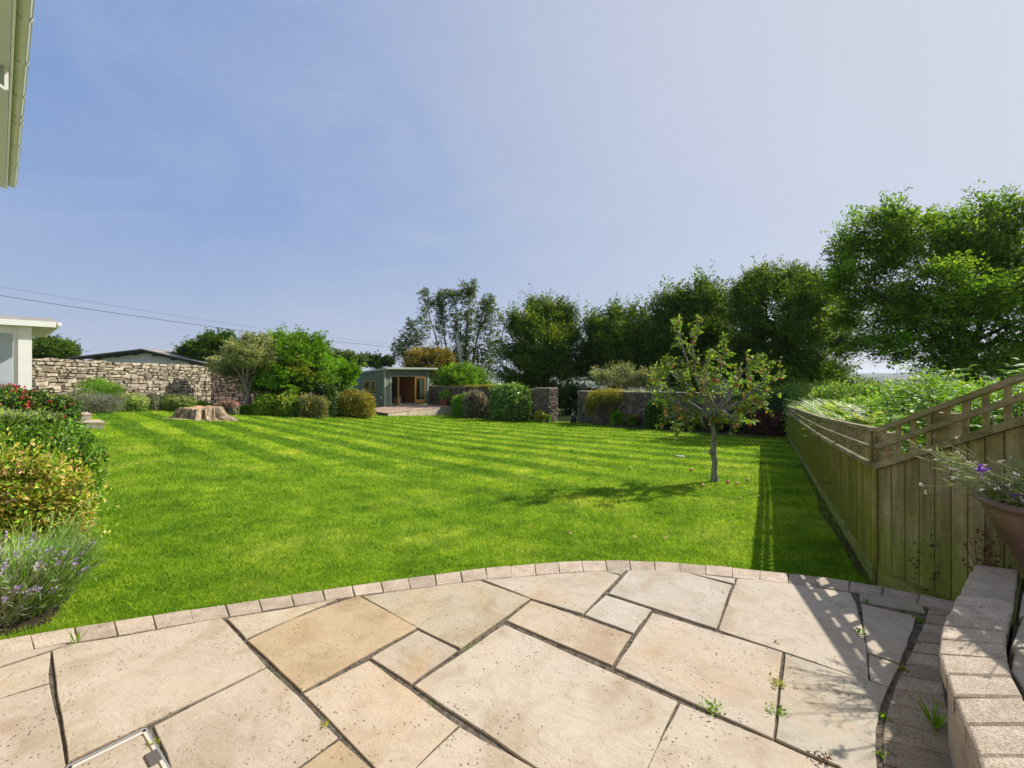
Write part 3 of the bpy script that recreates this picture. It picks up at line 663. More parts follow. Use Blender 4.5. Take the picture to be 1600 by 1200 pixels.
for k_ in range(1, 16): q = e_end+hn*(.13+.10*k_)+hd*.05; m.bar((*q, H-.068), (*(q-hd*14), H-.068), .006, .006)
m.build('soffit', SOF, hs)
m = MB(); ww = e_end+hn*1.80-hd*.3
m.obox(ww, -hd, hn, 13.6, 6.0, 2.35, H-.05); m.build('wall', WHITE, hs)
m = MB(); m.obox(ww+hn*.04, -hd, hn, 13.6, 5.9, -.1, 2.35); m.build('wall', RENDER_, hs)
TILE = surf('roof_tile', (.16,.10,.075), (.25,.16,.12), 6, .85, .2, 30, .5, .01)
m = MB(); A = e_end+hn*.03+hd*.1; B = A-hd*14; C_, D_ = B+hn*4.6, A+hn*4.6
m.add([(*A,H+.06),(*B,H+.06),(*C_,H+2.1),(*D_,H+2.1),(*A,H+.10),(*B,H+.10),(*C_,H+2.14),(*D_,H+2.14)], [(0,1,2,3)[::-1],(4,5,6,7),(0,4,5,1),(3,7,4,0),(1,5,6,2),(2,6,7,3)])
m.build('roof', TILE, hs)
# small glazed hatch hanging open below the soffit
wc = at(3, 110, 0)  # only for its direction
Yw = 4.9; a = np.array(at(10, 85, Yw)); b = np.array(at(8, 141, Yw))
win = MB(); h3 = np.array((*hd, 0)); n3 = np.array((*hn, 0))
p0 = a-n3*0; p1 = p0+n3*.30+np.array((0,0,.16)); dz = np.array((0,0,-.40))
for p, q in ((p0,p1),(p0+dz,p1+dz),(p0,p0+dz),(p1,p1+dz)): win.bar(p, q, .03, .03, up=(h3[0],h3[1],.01))
wo_ = win.build('soffit_hatch', WHITE, hs)
g = MB(); g.add([p0,p1,p1+dz,p0+dz,p0+h3*.01,p1+h3*.01,p1+dz+h3*.01,p0+dz+h3*.01], [(0,1,2,3),(4,7,6,5)]); g.build('hatch_panel', glassmat('window_glass'), wo_)

# garden room (conservatory): front wall runs along -hn, receding wall along hd
en = -hn
cr = np.array((U(50)*9.0, 9.0)); 
cz0, czt = gz(*cr)-.1, 2.30
cs = thing('conservatory', (*cr, gz(*cr)), 'white glazed garden room with flat overhanging roof at the left edge of the photo', 'conservatory')
def wbar(mb, s0, s1, z0, z1, d0=0, d1=.12): return mb.obox(cr-en*s1+hd*d0, en, hd, s1-s0, d1-d0, z0, z1)
m = MB(); wbar(m, 0, .19, cz0, czt); m.build('corner_post', WHITE, cs)
wf = MB(); wbar(wf, .19, .26, cz0+.4, czt-.03, .03, .10); wbar(wf, .262, 1.6, czt-.16, czt-.03, .03, .10); wbar(wf, .262, 1.6, .96, 1.02, -.02, .16)
wbar(wf, 1.05, 1.12, 1.02, czt-.16, .03, .10)
wfo = wf.build('window_frame', WHITE, cs)
m = MB(); wbar(m, .262, 2.4, 1.02, czt-.16, .060, .066); m.build('pane', glassmat('conservatory_glass', (.8,.84,.88)), wfo)
m = MB(); wbar(m, .262, .62, cz0, .95, .04, .10); wbar(m, .70, 3.2, cz0, .50, .04, .10); m.build('dwarf_wall', WHITE, cs)
m = MB(); m.obox(cr+hd*.12-en*.12, hd, en, 3.4, .10, cz0, .95); m.obox(cr+hd*3.4-en*3.4, hd, en, .12, 3.4, cz0, czt); m.build('wall', WHITE, cs)
m = MB()   # side glazing frames
for t in (.12, 1.2, 2.3): m = MB(); m.obox(cr+hd*t-en*.12, hd, en, .08, .09, .95, czt-.02); m.build('side_frame', WHITE, cs)
# roof slab: overhangs .7 m beyond the corner
rA = np.array((U(93)*9.3, 9.3)); rA = cr+en*.36-hd*.12
m = MB(); m.obox(rA-en*5.6, en, hd, 5.6, 3.9, czt+.08, czt+.14); m.obox(rA-en*5.55+hd*.05, en, hd, 5.5, 3.8, czt+.14, czt+.18); m.build('roof', plain('roof_felt', (.40,.40,.40), .8, .2), cs)
m = MB(); m.obox(rA-en*5.6-hd*.025, en, hd, 5.58, .024, czt-.01, czt+.10); m.obox(rA+en*.001, en, hd, .024, 3.9, czt-.01, czt+.10); m.build('fascia', WHITE, cs)
m = MB(); m.obox(rA-en*5.5+hd*.002, en, hd, 5.49, 3.8, czt, czt+.012)
for k_ in range(9): m.obox(rA-en*.35+hd*(.25+.4*k_), en, hd, .31, .05, czt-.035, czt+.0)
m.build('soffit', plain('white_soffit', (.62,.60,.55), .6, .3), cs)
m = MB(); q = rA+en*.03-hd*.02; pts = [(*(q+hd*t), czt+.06) for t in (0, 3.9)]; m.tube(pts, .04, 10); m.build('gutter', WHITE, cs)
# furniture seen through the glass
CH_M = plain('white_chair_paint', (.75,.75,.73), .5, .3)
ct = cr-en*.75+hd*.75
chair = thing('garden_chair', (*ct, .0), 'white slatted chair standing behind the glass of the garden room', 'chair')
zf = .55
m = MB(); m.obox(ct-en*.22, en, hd, .44, .42, zf+.43, zf+.46); m.build('seat', CH_M, chair)
m = MB()
for i in range(5): q = ct-en*(.2-.1*i)+hd*.42; m.bar((*q, zf+.46), (*(q+hd*.1), zf+.92), .03, .015, up=(*hd,0))
m.bar((*(ct-en*.23+hd*.52), zf+.93), (*(ct+en*.23+hd*.52), zf+.93), .03, .05); m.build('backrest', CH_M, chair)
for i, j in ((-.2,0),(.2,0),(-.2,.4),(.2,.4)):
    q = ct+en*i+hd*j; m = MB(); m.bar((*q, zf-.02), (*q, zf+.43), .035, .035); m.build('leg', CH_M, chair)
m = MB(); m.obox(cr-en*3.3+hd*.12, en, hd, 3.1, 3.3, cz0, zf-.02); m.build('floor_slab', plain('tile_floor', (.35,.30,.25)), cs)
ctb = cr-en*1.35+hd*.4
tb = thing('side_table', (*ctb, 0), 'small white round table beside the chair inside the garden room', 'table')
m = MB(); m.lathe([(0,zf+.50),(.24,zf+.50),(.25,zf+.515),(.24,zf+.53),(0,zf+.53)], (*ctb,0), 20); m.build('tabletop', CH_M, tb)
m = MB(); m.lathe([(.13,zf-.02),(.05,zf+.03),(.03,zf+.2),(.03,zf+.5)], (*ctb,0), 12); m.build('pedestal', CH_M, tb)

# stone steps from the garden room to the lawn
sp = onlawn(137, 671)
STEP = surf('step_stone', (.36,.28,.21), (.52,.43,.34), 5, .85, .2, 60, .6, .01, dirt=((.25,.2,.15), 9, .6))
st = thing('garden_steps', sp, 'pair of low stone slab steps with white risers beside the red fuchsia', 'steps')
b = np.array(onlawn(165, 671)[:2]); z = sp[2]; e = np.array((1.0, 0.0)); a = b-e*2.2; nn_ = hd
m = MB(); m.obox(a+nn_*.04, e, nn_, 2.2-.03, .9, z-.2, z+.10); m.build('riser', plain('white_render', (.62,.58,.50), .8, .2, v=.12, bstr=.4), st)
m = MB(); m.obox(a, e, nn_, 2.2, 1.0, z+.103, z+.165); m.build('tread', STEP, st)
m = MB(); m.obox(a+nn_*.85, e, nn_, 1.95, 1.0, z+.1, z+.26); m.build('riser', plain('white_render', (.62,.58,.50), .8, .2, v=.12, bstr=.4), st)
m = MB(); m.obox(a+nn_*.82, e, nn_, 1.98, 1.05, z+.263, z+.32); m.build('tread', STEP, st)

# ------------------------------------------------------------------ rubble walls
def rubble(name, label, cat, p0, p1, zb0, zb1, zt0, zt1, th, mat, hs_=(.10,.20), ws=(.16,.42), cope=None, jag=.04, ends=(0,0), nrm=-1):
    p0 = np.array(p0, float); p1 = np.array(p1, float); e = p1-p0; L = np.linalg.norm(e); e /= L; n = np.array((-e[1], e[0]))*nrm   # n faces the garden
    t = thing(name, (*((p0+p1)/2), (zb0+zb1)/2), label, cat)
    zb = lambda s: zb0+(zb1-zb0)*s/L; zt = lambda s: zt0+(zt1-zt0)*s/L
    m = MB(); q = []
    N = max(2, int(L/1.5)); S = np.linspace(.02, L-.02, N)
    for s0, s1 in zip(S[:-1], S[1:]):
        P = []
        for ss, in ((s0,), (s1,)):
            b = p0+e*ss
            P += [(*(b-n*.03), zb(ss)-.3), (*(b-n*(th-.03)), zb(ss)-.3), (*(b-n*(th-.03)), zt(ss)-.03), (*(b-n*.03), zt(ss)-.03)]
        m.add(P, [(0,1,5,4),(1,2,6,5),(2,3,7,6),(3,0,4,7),(0,3,2,1),(4,5,6,7)])
    m.build('core', MORTAR, t)
    m = MB()
    def face(o, ex, nx, LL, zbf, ztf):
        h = 0
        Hm = max(ztf(0)-zbf(0), ztf(LL)-zbf(LL))
        while h < Hm-.02:
            rh = random.uniform(*hs_); s = random.uniform(-.1, 0)
            while s < LL:
                w = random.uniform(*ws); a0, a1 = max(s, 0), min(s+w, LL); s += w
                if a1-a0 < .04: continue
                zb_ = zbf((a0+a1)/2); T = ztf((a0+a1)/2)-zb_
                z0 = zb_-.05+h*T/Hm; z1 = zb_-.05+(h+rh)*T/Hm
                z1 = min(z1, zb_+T+random.uniform(-.02, jag)); 
                if z1-z0 < .04: continue
                g = .007; pr = random.uniform(.008, .06); j = lambda: random.uniform(-.034, .034)
                P = []
                for (aa, zz) in ((a0+g, z0+g), (a1-g, z0+g), (a1-g, z1-g), (a0+g, z1-g)):
                    P.append((*(o+ex*(aa+j())-nx*.05), zz+j()))
                bx = [(P[i][0]+nx[0]*.05, P[i][1]+nx[1]*.05, P[i][2]) for i in range(4)]
                cx_ = np.mean(np.array(bx), axis=0)
                fr_ = [(b_[0]+(cx_[0]-b_[0])*.22+nx[0]*(pr+j()*.5), b_[1]+(cx_[1]-b_[1])*.22+nx[1]*(pr+j()*.5), b_[2]+(cx_[2]-b_[2])*.22) for b_ in bx]
                m.add(P+bx+fr_, [(0,1,5,4),(1,2,6,5),(2,3,7,6),(3,0,4,7),(4,5,9,8),(5,6,10,9),(6,7,11,10),(7,4,8,11),(8,9,10,11)])
            h += rh
    face(p0, e, n, L, zb, zt)
    if ends[0]: face(p0-n*th, n, -e, th, lambda s: zb0, lambda s: zt0)
    if ends[1]: face(p1, -n, e, th, lambda s: zb1, lambda s: zt1)
    m.build('stonework', mat, t)
    if cope:
        m = MB(); s = 0
        while s < L:
            w = random.uniform(.25,.5); a1 = min(s+w, L); b = p0+e*s+n*.04; dz = random.uniform(-.012,.012)
            P = []
            for ss in (s+.006, a1-.006):
                b = p0+e*ss
                for o_, z_ in ((.04,0),(-th-.02,0),(-th-.02,cope),(.04,cope)): P.append((*(b+n*o_), zt(ss)+z_+dz+random.uniform(-.006,.006)))
            m.add(P, [(0,1,5,4),(1,2,6,5),(2,3,7,6),(3,0,4,7),(0,3,2,1),(4,5,6,7)]); s = a1
        m.build('coping', COPEST, t)
    return t
COPEST = surf('wall_coping_stone', (.26,.22,.18), (.42,.36,.29), 5, .9, .2, 30, .7, .02, island=.25)
P0 = at(20, 600, 14.8)[:2]; P1 = at(330, 600, 21.5)[:2]; P2 = at(420, 600, 23.5)[:2]
za, zb_, zc = at(20, 557.5, 14.8)[2], at(330, 572, 21.5)[2], at(420, 579, 23.5)[2]
rubble('stone_wall', 'tall sunlit buff rubble stone wall behind the flower bed, left of the tree stump', 'stone wall', P0, P1, gz(*P0), gz(*P1), za, zb_, .45, STONE, (.06,.17), (.10,.40))
rubble('stone_wall', 'shaded end of rubble wall under the pale trunked tree beside the green bushes', 'stone wall', P1, P2, gz(*P1), gz(*P2), zb_, zc, .45, STONED, (.09,.18), (.14,.34))  # same wall continued; tree shade is put into its darker stone colour
# walls across the bottom of the garden
pA = at(668, 600, 33.0); pB = at(836, 600, 24.2)
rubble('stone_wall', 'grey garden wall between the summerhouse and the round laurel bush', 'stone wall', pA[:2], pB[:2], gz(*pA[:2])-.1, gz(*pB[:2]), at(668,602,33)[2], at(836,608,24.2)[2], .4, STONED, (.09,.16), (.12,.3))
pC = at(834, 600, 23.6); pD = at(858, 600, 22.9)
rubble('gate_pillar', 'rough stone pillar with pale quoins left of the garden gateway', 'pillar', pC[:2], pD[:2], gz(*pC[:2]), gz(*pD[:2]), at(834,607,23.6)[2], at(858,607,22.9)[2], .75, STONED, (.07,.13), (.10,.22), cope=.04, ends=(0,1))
pE = at(903, 600, 22.4); pF = at(1228, 600, 15.6)
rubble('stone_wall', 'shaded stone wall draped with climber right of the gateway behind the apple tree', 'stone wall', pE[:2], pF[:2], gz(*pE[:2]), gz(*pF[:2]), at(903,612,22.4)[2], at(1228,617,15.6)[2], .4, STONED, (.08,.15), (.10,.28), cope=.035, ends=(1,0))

# ------------------------------------------------------------------ barn with a corrugated roof beyond the wall
Yb = 34.0
bl, br_, ba = at(108, 560, Yb), at(338, 572, Yb), at(222, 546.5, Yb)
bz = gz(bl[0], Yb)-1
barn = thing('barn', (ba[0], Yb, bz), 'low barn with grey rendered gable and corrugated roof behind the stone wall', 'barn')
GAB = surf('gable_render', (.56,.53,.49), (.72,.68,.62), .7, .9, .2, 8, .3, .02, dirt=((.60,.57,.50), .35, .55)); TIN = surf('corrugated_sheet', (.20,.18,.16), (.34,.31,.28), 2, .85, .2, 12, .3, .02)
m = MB(); x0, x1, xa = bl[0]+.9, br_[0]-1.3, ba[0]
ev = lambda x: (bl[2]+(ba[2]-bl[2])*(x-bl[0])/(xa-bl[0]) if x < xa else ba[2]+(br_[2]-ba[2])*(x-xa)/(br_[0]-xa))-.22
m.add([(x0,Yb+.5,bz),(x1,Yb+.5,bz),(x1,Yb+.5,ev(x1)),(xa,Yb+.5,ev(xa)),(x0,Yb+.5,ev(x0)),(x0,Yb+14,bz),(x1,Yb+14,bz),(x1,Yb+14,ev(x1)),(xa,Yb+14,ev(xa)),(x0,Yb+14,ev(x0))],
      [(0,1,2,3,4),(9,8,7,6,5),(1,6,7,2),(5,0,4,9)]); m.build('wall', GAB, barn)
def corr(xa_, za_, xb_, zb__, nm):
    m = MB(); n = 140; d = np.linspace(0, 14.6, n)
    L = math.hypot(xb_-xa_, zb__-za_); nx, nz = -(zb__-za_)/L, (xb_-xa_)/L
    if nz < 0: nx, nz = -nx, -nz
    V = []
    for k_ in d:
        o = .025*math.sin(k_*2*math.pi/.21)
        for (x, z) in ((xa_, za_), (xb_, zb__)): V.append((x+nx*(o+.08), Yb-.1+k_, z+nz*(o+.08)))
        for (x, z) in ((xa_, za_), (xb_, zb__)): V.append((x+nx*(o), Yb-.1+k_, z+nz*(o)))
    fs = []
    for i in range(n-1):
        b = i*4; c = b+4; fs += [(b,b+1,c+1,c),(b+2,c+2,c+3,b+3),(b,c,c+2,b+2),(b+1,b+3,c+3,c+1)]
    fs += [(0,2,3,1)]; m.add(V, fs); m.build(nm, TIN, barn)
corr(xa, ba[2], bl[0], bl[2], 'roof'); corr(xa, ba[2], br_[0], br_[2], 'roof')
m = MB()
for (xq, zq) in ((bl[0], bl[2]), (br_[0], br_[2])): m.bar((xa, Yb+.02, ba[2]-.10), (xq, Yb+.02, zq-.10), .05, .18)
for t in (.15,.4,.65,.9):
    for (xq, zq) in ((bl[0], bl[2]), (br_[0], br_[2])):
        x, z = xa+(xq-xa)*t, ba[2]+(zq-ba[2])*t; m.box(x-.06, x+.06, Yb-.05, Yb+.6, z-.30, z-.14)
m.build('bargeboard', plain('dark_timber', (.07,.06,.05), .9, .1), barn)

# ------------------------------------------------------------------ summerhouse
sF = np.array((U(601)*29.3, 29.3)); se = np.array((.62,.785)); se /= np.linalg.norm(se); sb = np.array((-se[1], se[0]))  # se along the front, sb to the back
sz = CH-53/F*29.3
W_, D_ = 3.75, 3.75; hf, hb = 2.50, 2.17
GREEN = woodmat('sage_painted_boards', (.155,.195,.15), (.205,.25,.19), vert=False, island=.05, rough=.6)
GREENT = plain('sage_trim', (.26,.32,.25), .5, .3); ORW = woodmat('oak_joinery', (.50,.25,.06), (.68,.37,.10), island=.08, rough=.5); INW = woodmat('pine_lining', (.60,.30,.09), (.75,.42,.14), vert=False, island=.12, rough=.6)
su = thing('summerhouse', (*sF, sz), 'sage green timber summerhouse with open glazed doors and sloping flat roof', 'summerhouse')
def spt(a, b): return sF+se*a+sb*b
def sbox(mb, a0, a1, b0, b1, z0, z1): return mb.obox(spt(a0, b0), se, sb, a1-a0, b1-b0, sz+z0, sz+z1)
def boards(mb, side, a0, a1, z0, z1, zt=None, step=.12):
    """horizontal shiplap; side 'f' on the front plane, 'l' on the left wall plane"""
    z = z0
    while z < z1-.005:
        h = min(step, z1-z)
        if side == 'f': sbox(mb, a0, a1, -.012, .03, z+.004, z+h-.004)
        else: mb.obox(spt(-.012, a0), se, sb, .042, a1-a0, sz+z+.004, sz+z+h-.004)
        z += step
# openings: fixed pane .53-1.25, door opening 1.25-2.55, open leaf folded out 2.6-3.2
m = MB()
boards(m, 'f', .0, .42, 0, 2.28); boards(m, 'f', 3.0, W_, 0, 2.28); boards(m, 'f', .42, 3.0, 2.02, 2.38); boards(m, 'f', 0, .42, 2.28, 2.38); boards(m, 'f', 3.0, W_, 2.28, 2.38)
boards(m, 'f', .42, 3.0, 0, .10)
wz0, wz1, wa0, wa1 = .98, 1.72, .98, 2.40
boards(m, 'l', 0, wa0, 0, 2.28); boards(m, 'l', wa0, D_, 0, wz0); boards(m, 'l', wa1, D_, wz0, 2.16); boards(m, 'l', wa0, wa1, wz1, 2.28)
m.obox(spt(-.011, 0), se, sb, .04, D_*.55, sz+2.28, sz+2.40)
for a0, a1 in ((.0, D_),): pass
m.add([(*spt(-.010,0), sz+2.1), (*spt(-.010,D_), sz+1.95), (*spt(-.010,D_), sz+hb-.02), (*spt(-.010,0), sz+hf-.03), (*spt(.03,0), sz+2.1), (*spt(.03,D_), sz+1.95), (*spt(.03,D_), sz+hb-.02), (*spt(.03,0), sz+hf-.03)],
      [(0,3,2,1),(4,5,6,7),(0,4,7,3),(1,2,6,5),(3,7,6,2),(0,1,5,4)])
sbox(m, 0, W_, -.010, .03, 2.38, hf-.03)
m.obox(spt(W_-.03, 0), se, sb, .04, D_, sz, sz+hb-.02); sbox(m, 0, W_, D_-.03, D_, 0, hb-.02)
m.build('wall', GREEN, su)
m = MB(); sbox(m, .03, W_-.04, D_-.06, D_-.032, 0, hb-.05); m.obox(spt(W_-.06, .03), se, sb, .028, D_-.1, sz, sz+hb-.05); m.obox(spt(.032, 2.16), se, sb, .02, D_-2.25, sz, sz+2.1); m.build('lining', INW, su)
m = MB(); sbox(m, .03, W_-.06, .03, D_-.06, -.01, .04); m.build('floor_boards', INW, su)
m = MB()
for a0, b0 in ((-.05,-.05), (W_-.07,-.05), (-.05, D_-.07)): m = MB(); sbox(m, a0, a0+.12, b0, b0+.12, 0, hf-.06 if b0 < 0 else hb-.04); m.build('corner_post', GREENT, su)
m = MB()
sbox(m, .40, .50, -.035, .02, .0, 2.06); sbox(m, 2.98, 3.06, -.035, .02, 0, 2.06); sbox(m, .501, 2.979, -.035, .02, 1.99, 2.06); sbox(m, .501, 2.979, -.06, .02, 0, .10)
m.build('trim', GREENT, su)
# roof: pent, falling to the back, overhanging the front and right
m = MB(); o1, o2, o3, o4 = spt(-.12,-.35), spt(W_+.65,-.35), spt(W_+.65,D_+.15), spt(-.12,D_+.15)
zr = lambda b: sz+hf+(hb-hf)*b/D_
def slab4(mb, z_lo, z_hi, ins=0): mb.add([(*o1,zr(-.35)+z_lo),(*o2,zr(-.35)+z_lo),(*o3,zr(D_+.15)+z_lo),(*o4,zr(D_+.15)+z_lo),(*o1,zr(-.35)+z_hi),(*o2,zr(-.35)+z_hi),(*o3,zr(D_+.15)+z_hi),(*o4,zr(D_+.15)+z_hi)], [(0,3,2,1),(4,5,6,7),(0,1,5,4),(1,2,6,5),(2,3,7,6),(3,0,4,7)])
slab4(m, 0, .05); m.build('roof', plain('roof_underside', (.15,.18,.15), .7, .2), su)
m = MB(); m.bar((*(spt(-.14,-.37)), zr(-.35)+.04), (*(spt(W_+.67,-.37)), zr(-.35)+.04), .03, .13); m.bar((*(spt(-.14,-.35)), zr(-.35)+.0), (*(spt(-.14,D_+.17)), zr(D_+.15)+.0), .03, .10)
m.build('fascia', plain('pale_fascia', (.36,.40,.33), .6, .3), su)
m = MB(); slab4(m, .055, .085); m.build('roof_covering', plain('roof_covering_felt', (.40,.42,.36), .8, .2), su)
GL = glassmat('summerhouse_glass', (.55,.6,.6))
# left wall window: two oak casements
for a0, a1 in ((wa0, wa0+.62), (wa0+.68, wa1)):
    m = MB()
    for (x0_, x1_, z0_, z1_) in ((a0,a1,wz0,wz0+.06),(a0,a1,wz1-.06,wz1),(a0,a0+.07,wz0+.06,wz1-.06),(a1-.07,a1,wz0+.06,wz1-.06)): m.obox(spt(-.02, x0_), se, sb, .05, x1_-x0_, sz+z0_, sz+z1_)
    f_ = m.build('window', ORW, su); m = MB(); m.obox(spt(0, a0+.07), se, sb, .008, a1-a0-.14, sz+wz0+.06, sz+wz1-.06); m.build('pane', GL, f_)
m = MB(); m.obox(spt(-.05, wa0-.05), se, sb, .08, wa1-wa0+.1, sz+wz0-.07, sz+wz0-.01); m.obox(spt(-.02, wa0+.62), se, sb, .05, .06, sz+wz0, sz+wz1); m.build('window_sill', plain('dark_sill', (.05,.055,.05)), su)
m = MB(); sbox(m, .50, .56, -.02, .02, .10, 1.99); sbox(m, 1.02, 1.12, -.02, .02, .10, 1.99); f_ = m.build('fixed_light', GREENT, su)
m = MB(); sbox(m, .56, 1.02, -.004, .004, .10, 1.99); m.build('pane', GL, f_)
def leaf(o, ax, nx, w, nm='door'):
    m = MB(); t = .045
    for (x0_, x1_, z0_, z1_) in ((0,w,.10,.34),(0,w,1.86,1.99),(0,.10,.34,1.86),(w-.10,w,.34,1.86)): m.obox(o+ax*x0_, ax, nx, x1_-x0_, t, sz+z0_, sz+z1_)
    d = m.build(nm, ORW, su); m = MB(); m.obox(o+ax*.10+nx*.02, ax, nx, w-.2, .006, sz+.34, sz+1.86); m.build('pane', GL, d)
    m = MB(); q = o+ax*(w-.05)-nx*.03; m.bar((*q, sz+.95), (*q, sz+1.15), .03, .03); m.build('handle', plain('door_handle', (.05,.045,.04), .3, .5, metallic=.7), d)
leaf(spt(2.52, -.06), (se*.93-sb*.37)/1.0009, (sb*.93+se*.37), .80)
leaf(spt(1.15, -.03), np.array((.26,-.966)), np.array((-.966,-.26)), .72)
# sofa, cushions, low table
CL = plain('grey_fabric', (.34,.31,.32), .9, .1, v=.1); CLD = plain('navy_fabric', (.03,.035,.05), .9, .1); CLL = plain('blush_fabric', (.48,.40,.40), .9, .1)
sfo = thing('sofa', (*spt(1.9, 2.6), sz), 'grey rattan sofa along the back of the open summerhouse', 'sofa')
m = MB(); sbox(m, .7, 3.1, 2.35, 3.05, .05, .32); m.build('base', plain('rattan', (.17,.14,.13), .8, .2), sfo)
for k_ in range(3): m = MB(); sbox(m, .78+.76*k_, 1.50+.76*k_, 2.33, 2.95, .325, .45); m.build('seat_cushion', CL, sfo)
m = MB(); sbox(m, .7, 3.1, 2.95, 3.15, .32, .78); m.build('backrest', CL, sfo)
m = MB(); sbox(m, .58, .70, 2.35, 3.1, .05, .62); m.build('armrest', CL, sfo); m = MB(); sbox(m, 3.1, 3.22, 2.35, 3.1, .05, .62); m.build('armrest', CL, sfo)
def cushion(a, mat, label):
    o = spt(a, 2.78); m = MB()
    n = 7; V = []
    for sgn in (1, -1):
        for i in range(n):
            for j in range(n):
                u_, v_ = i/(n-1)*2-1, j/(n-1)*2-1; t = .09*(1-u_**2)**.5*(1-v_**2)**.5+.012
                q = o+se*u_*.21+sb*(v_*.05-sgn*t); V.append((*q, sz+.66+v_*.2))
    fs = [(i*n+j, (i+1)*n+j, (i+1)*n+j+1, i*n+j+1) for i in range(n-1) for j in range(n-1)]
    fs += [tuple(n*n+k for k in f[::-1]) for f in fs]
    m.add(V, fs); c = m.build('cushion', mat, None, smooth=True); tag(c, label, 'cushion', 'scatter cushions on the summerhouse sofa')
cushion(1.75, CLD, 'dark navy cushion in the middle of the summerhouse sofa'); cushion(2.3, CLL, 'blush cushion right of the navy one on the summerhouse sofa'); cushion(1.1, CLL, 'pale cushion behind the fixed glass at the left of the sofa')
lt = thing('coffee_table', (*spt(1.75, 1.3), sz), 'pale wooden box table just inside the open summerhouse doors', 'table')
CW = plain('whitewashed_wood', (.50,.43,.35), .7, .2)
m = MB(); sbox(m, 1.38, 2.0, .8, 1.4, .46, .50); m.build('tabletop', CW, lt); m = MB(); sbox(m, 1.42, 1.96, .84, 1.36, .04, .459); m.build('base', CW, lt)
lamp_ = thing('tap', (*spt(-.04,.35), sz+.55), 'small pale outdoor socket box on the green side wall of the summerhouse', 'socket')
m = MB(); m.obox(spt(-.07, .30), se, sb, .055, .1, sz+.52, sz+.64); m.build('box', WHITE, lamp_); m = MB(); m.obox(spt(-.08, .31), se, sb, .009, .08, sz+.53, sz+.61); m.build('cover', plain('socket_cover', (.6,.6,.6)), lamp_)

# deck
dC = np.array(at(606, 645, 24.6)[:2]); dD = np.array(at(709, 634, 29.8)[:2]); dA = np.array(at(556, 640, 27.5)[:2]); dz_ = sz-.01
DECK = woodmat('deck_boards', (.30,.21,.15), (.46,.34,.25), vert=False, island=.15); DECKR = woodmat('deck_riser', (.44,.36,.28), (.62,.53,.42), vert=True, island=.18)
dk = thing('deck', (*dC, gz(*dC)), 'low weathered timber deck in front of the summerhouse', 'deck')
m = MB(); n = 44; bk1 = dD+sb*3.0+se*.6; ed = (dD-dC); wdt = np.linalg.norm(ed); ed /= wdt; bd = np.array((-ed[1], ed[0]))
depth = 3.1
q1 = dC; 
for i in range(n):
    a = dC+bd*(i*.145); 
    if i*.145 > 6: break
    lft = float(np.interp(i*.145, [0, 3.35, 3.62], [0, .6, 3.3]))
    m.obox(a+ed*lft, ed, bd, wdt-lft, .138, dz_-.03, dz_)
m.build('deck_boards', DECK, dk)
m = MB(); s_ = 0
while s_ < wdt-.02:
    w = min(random.uniform(.28,.5), wdt-s_); p = dC+ed*s_; q = dC+ed*(s_+w-.012)
    P = [(*(p+bd*.012), gz(*p)-.1), (*(q+bd*.012), gz(*q)-.1), (*(q+bd*.04), gz(*q)-.1), (*(p+bd*.04), gz(*p)-.1), (*(p+bd*.012), dz_-.034), (*(q+bd*.012), dz_-.034), (*(q+bd*.04), dz_-.034), (*(p+bd*.04), dz_-.034)]
    m.add(P, [(3,2,1,0),(4,5,6,7),(0,1,5,4),(1,2,6,5),(2,3,7,6),(3,0,4,7)]); s_ += w
m.build('riser', DECKR, dk)
m = MB(); lq = (bd*3.35+ed*.6); lq /= np.linalg.norm(lq); ln = np.array((lq[1], -lq[0])); m.obox(dC+bd*.0, lq, ln, 3.4, .028, gz(*dC)-.3, dz_-.034); m.obox(dC+ed*.62+bd*.05, ed, bd, wdt-.65, 3.3, dz_-.12, dz_-.04); m.build('side_board', plain('dark_deck_timber', (.13,.10,.08), .9, .1), dk)

# ------------------------------------------------------------------ vegetation generators
def unit(v): return v/(np.linalg.norm(v, axis=-1, keepdims=True)+1e-9)
def lobes_px(L, Y, dy=0.8, depth=.9):
    """crown lobes: (px, py, half width px, half height px[, extra depth]) at distance Y"""
    out = []
    for l in L:
        px, py, rx, ry = l[:4]; y = Y+(l[4] if len(l) > 4 else random.uniform(-dy, dy))
        c = at(px, py, y); out.append((np.array(c), np.array((rx*y/F, rx*y/F*depth, ry*y/F))))
    return out
def crown_pts(lobes, n, inner=.35, power=.45):
    w = np.array([r[0]*r[2]+r[0]*r[1]*.5 for _, r in lobes]); w /= w.sum()
    k = rng.choice(len(lobes), n, p=w); C = np.array([l[0] for l in lobes])[k]; Rr = np.array([l[1] for l in lobes])[k]
    d = unit(rng.normal(size=(n, 3))); rad = inner+(1-inner)*rng.random(n)**power
    return C+d*Rr*rad[:, None], d, k
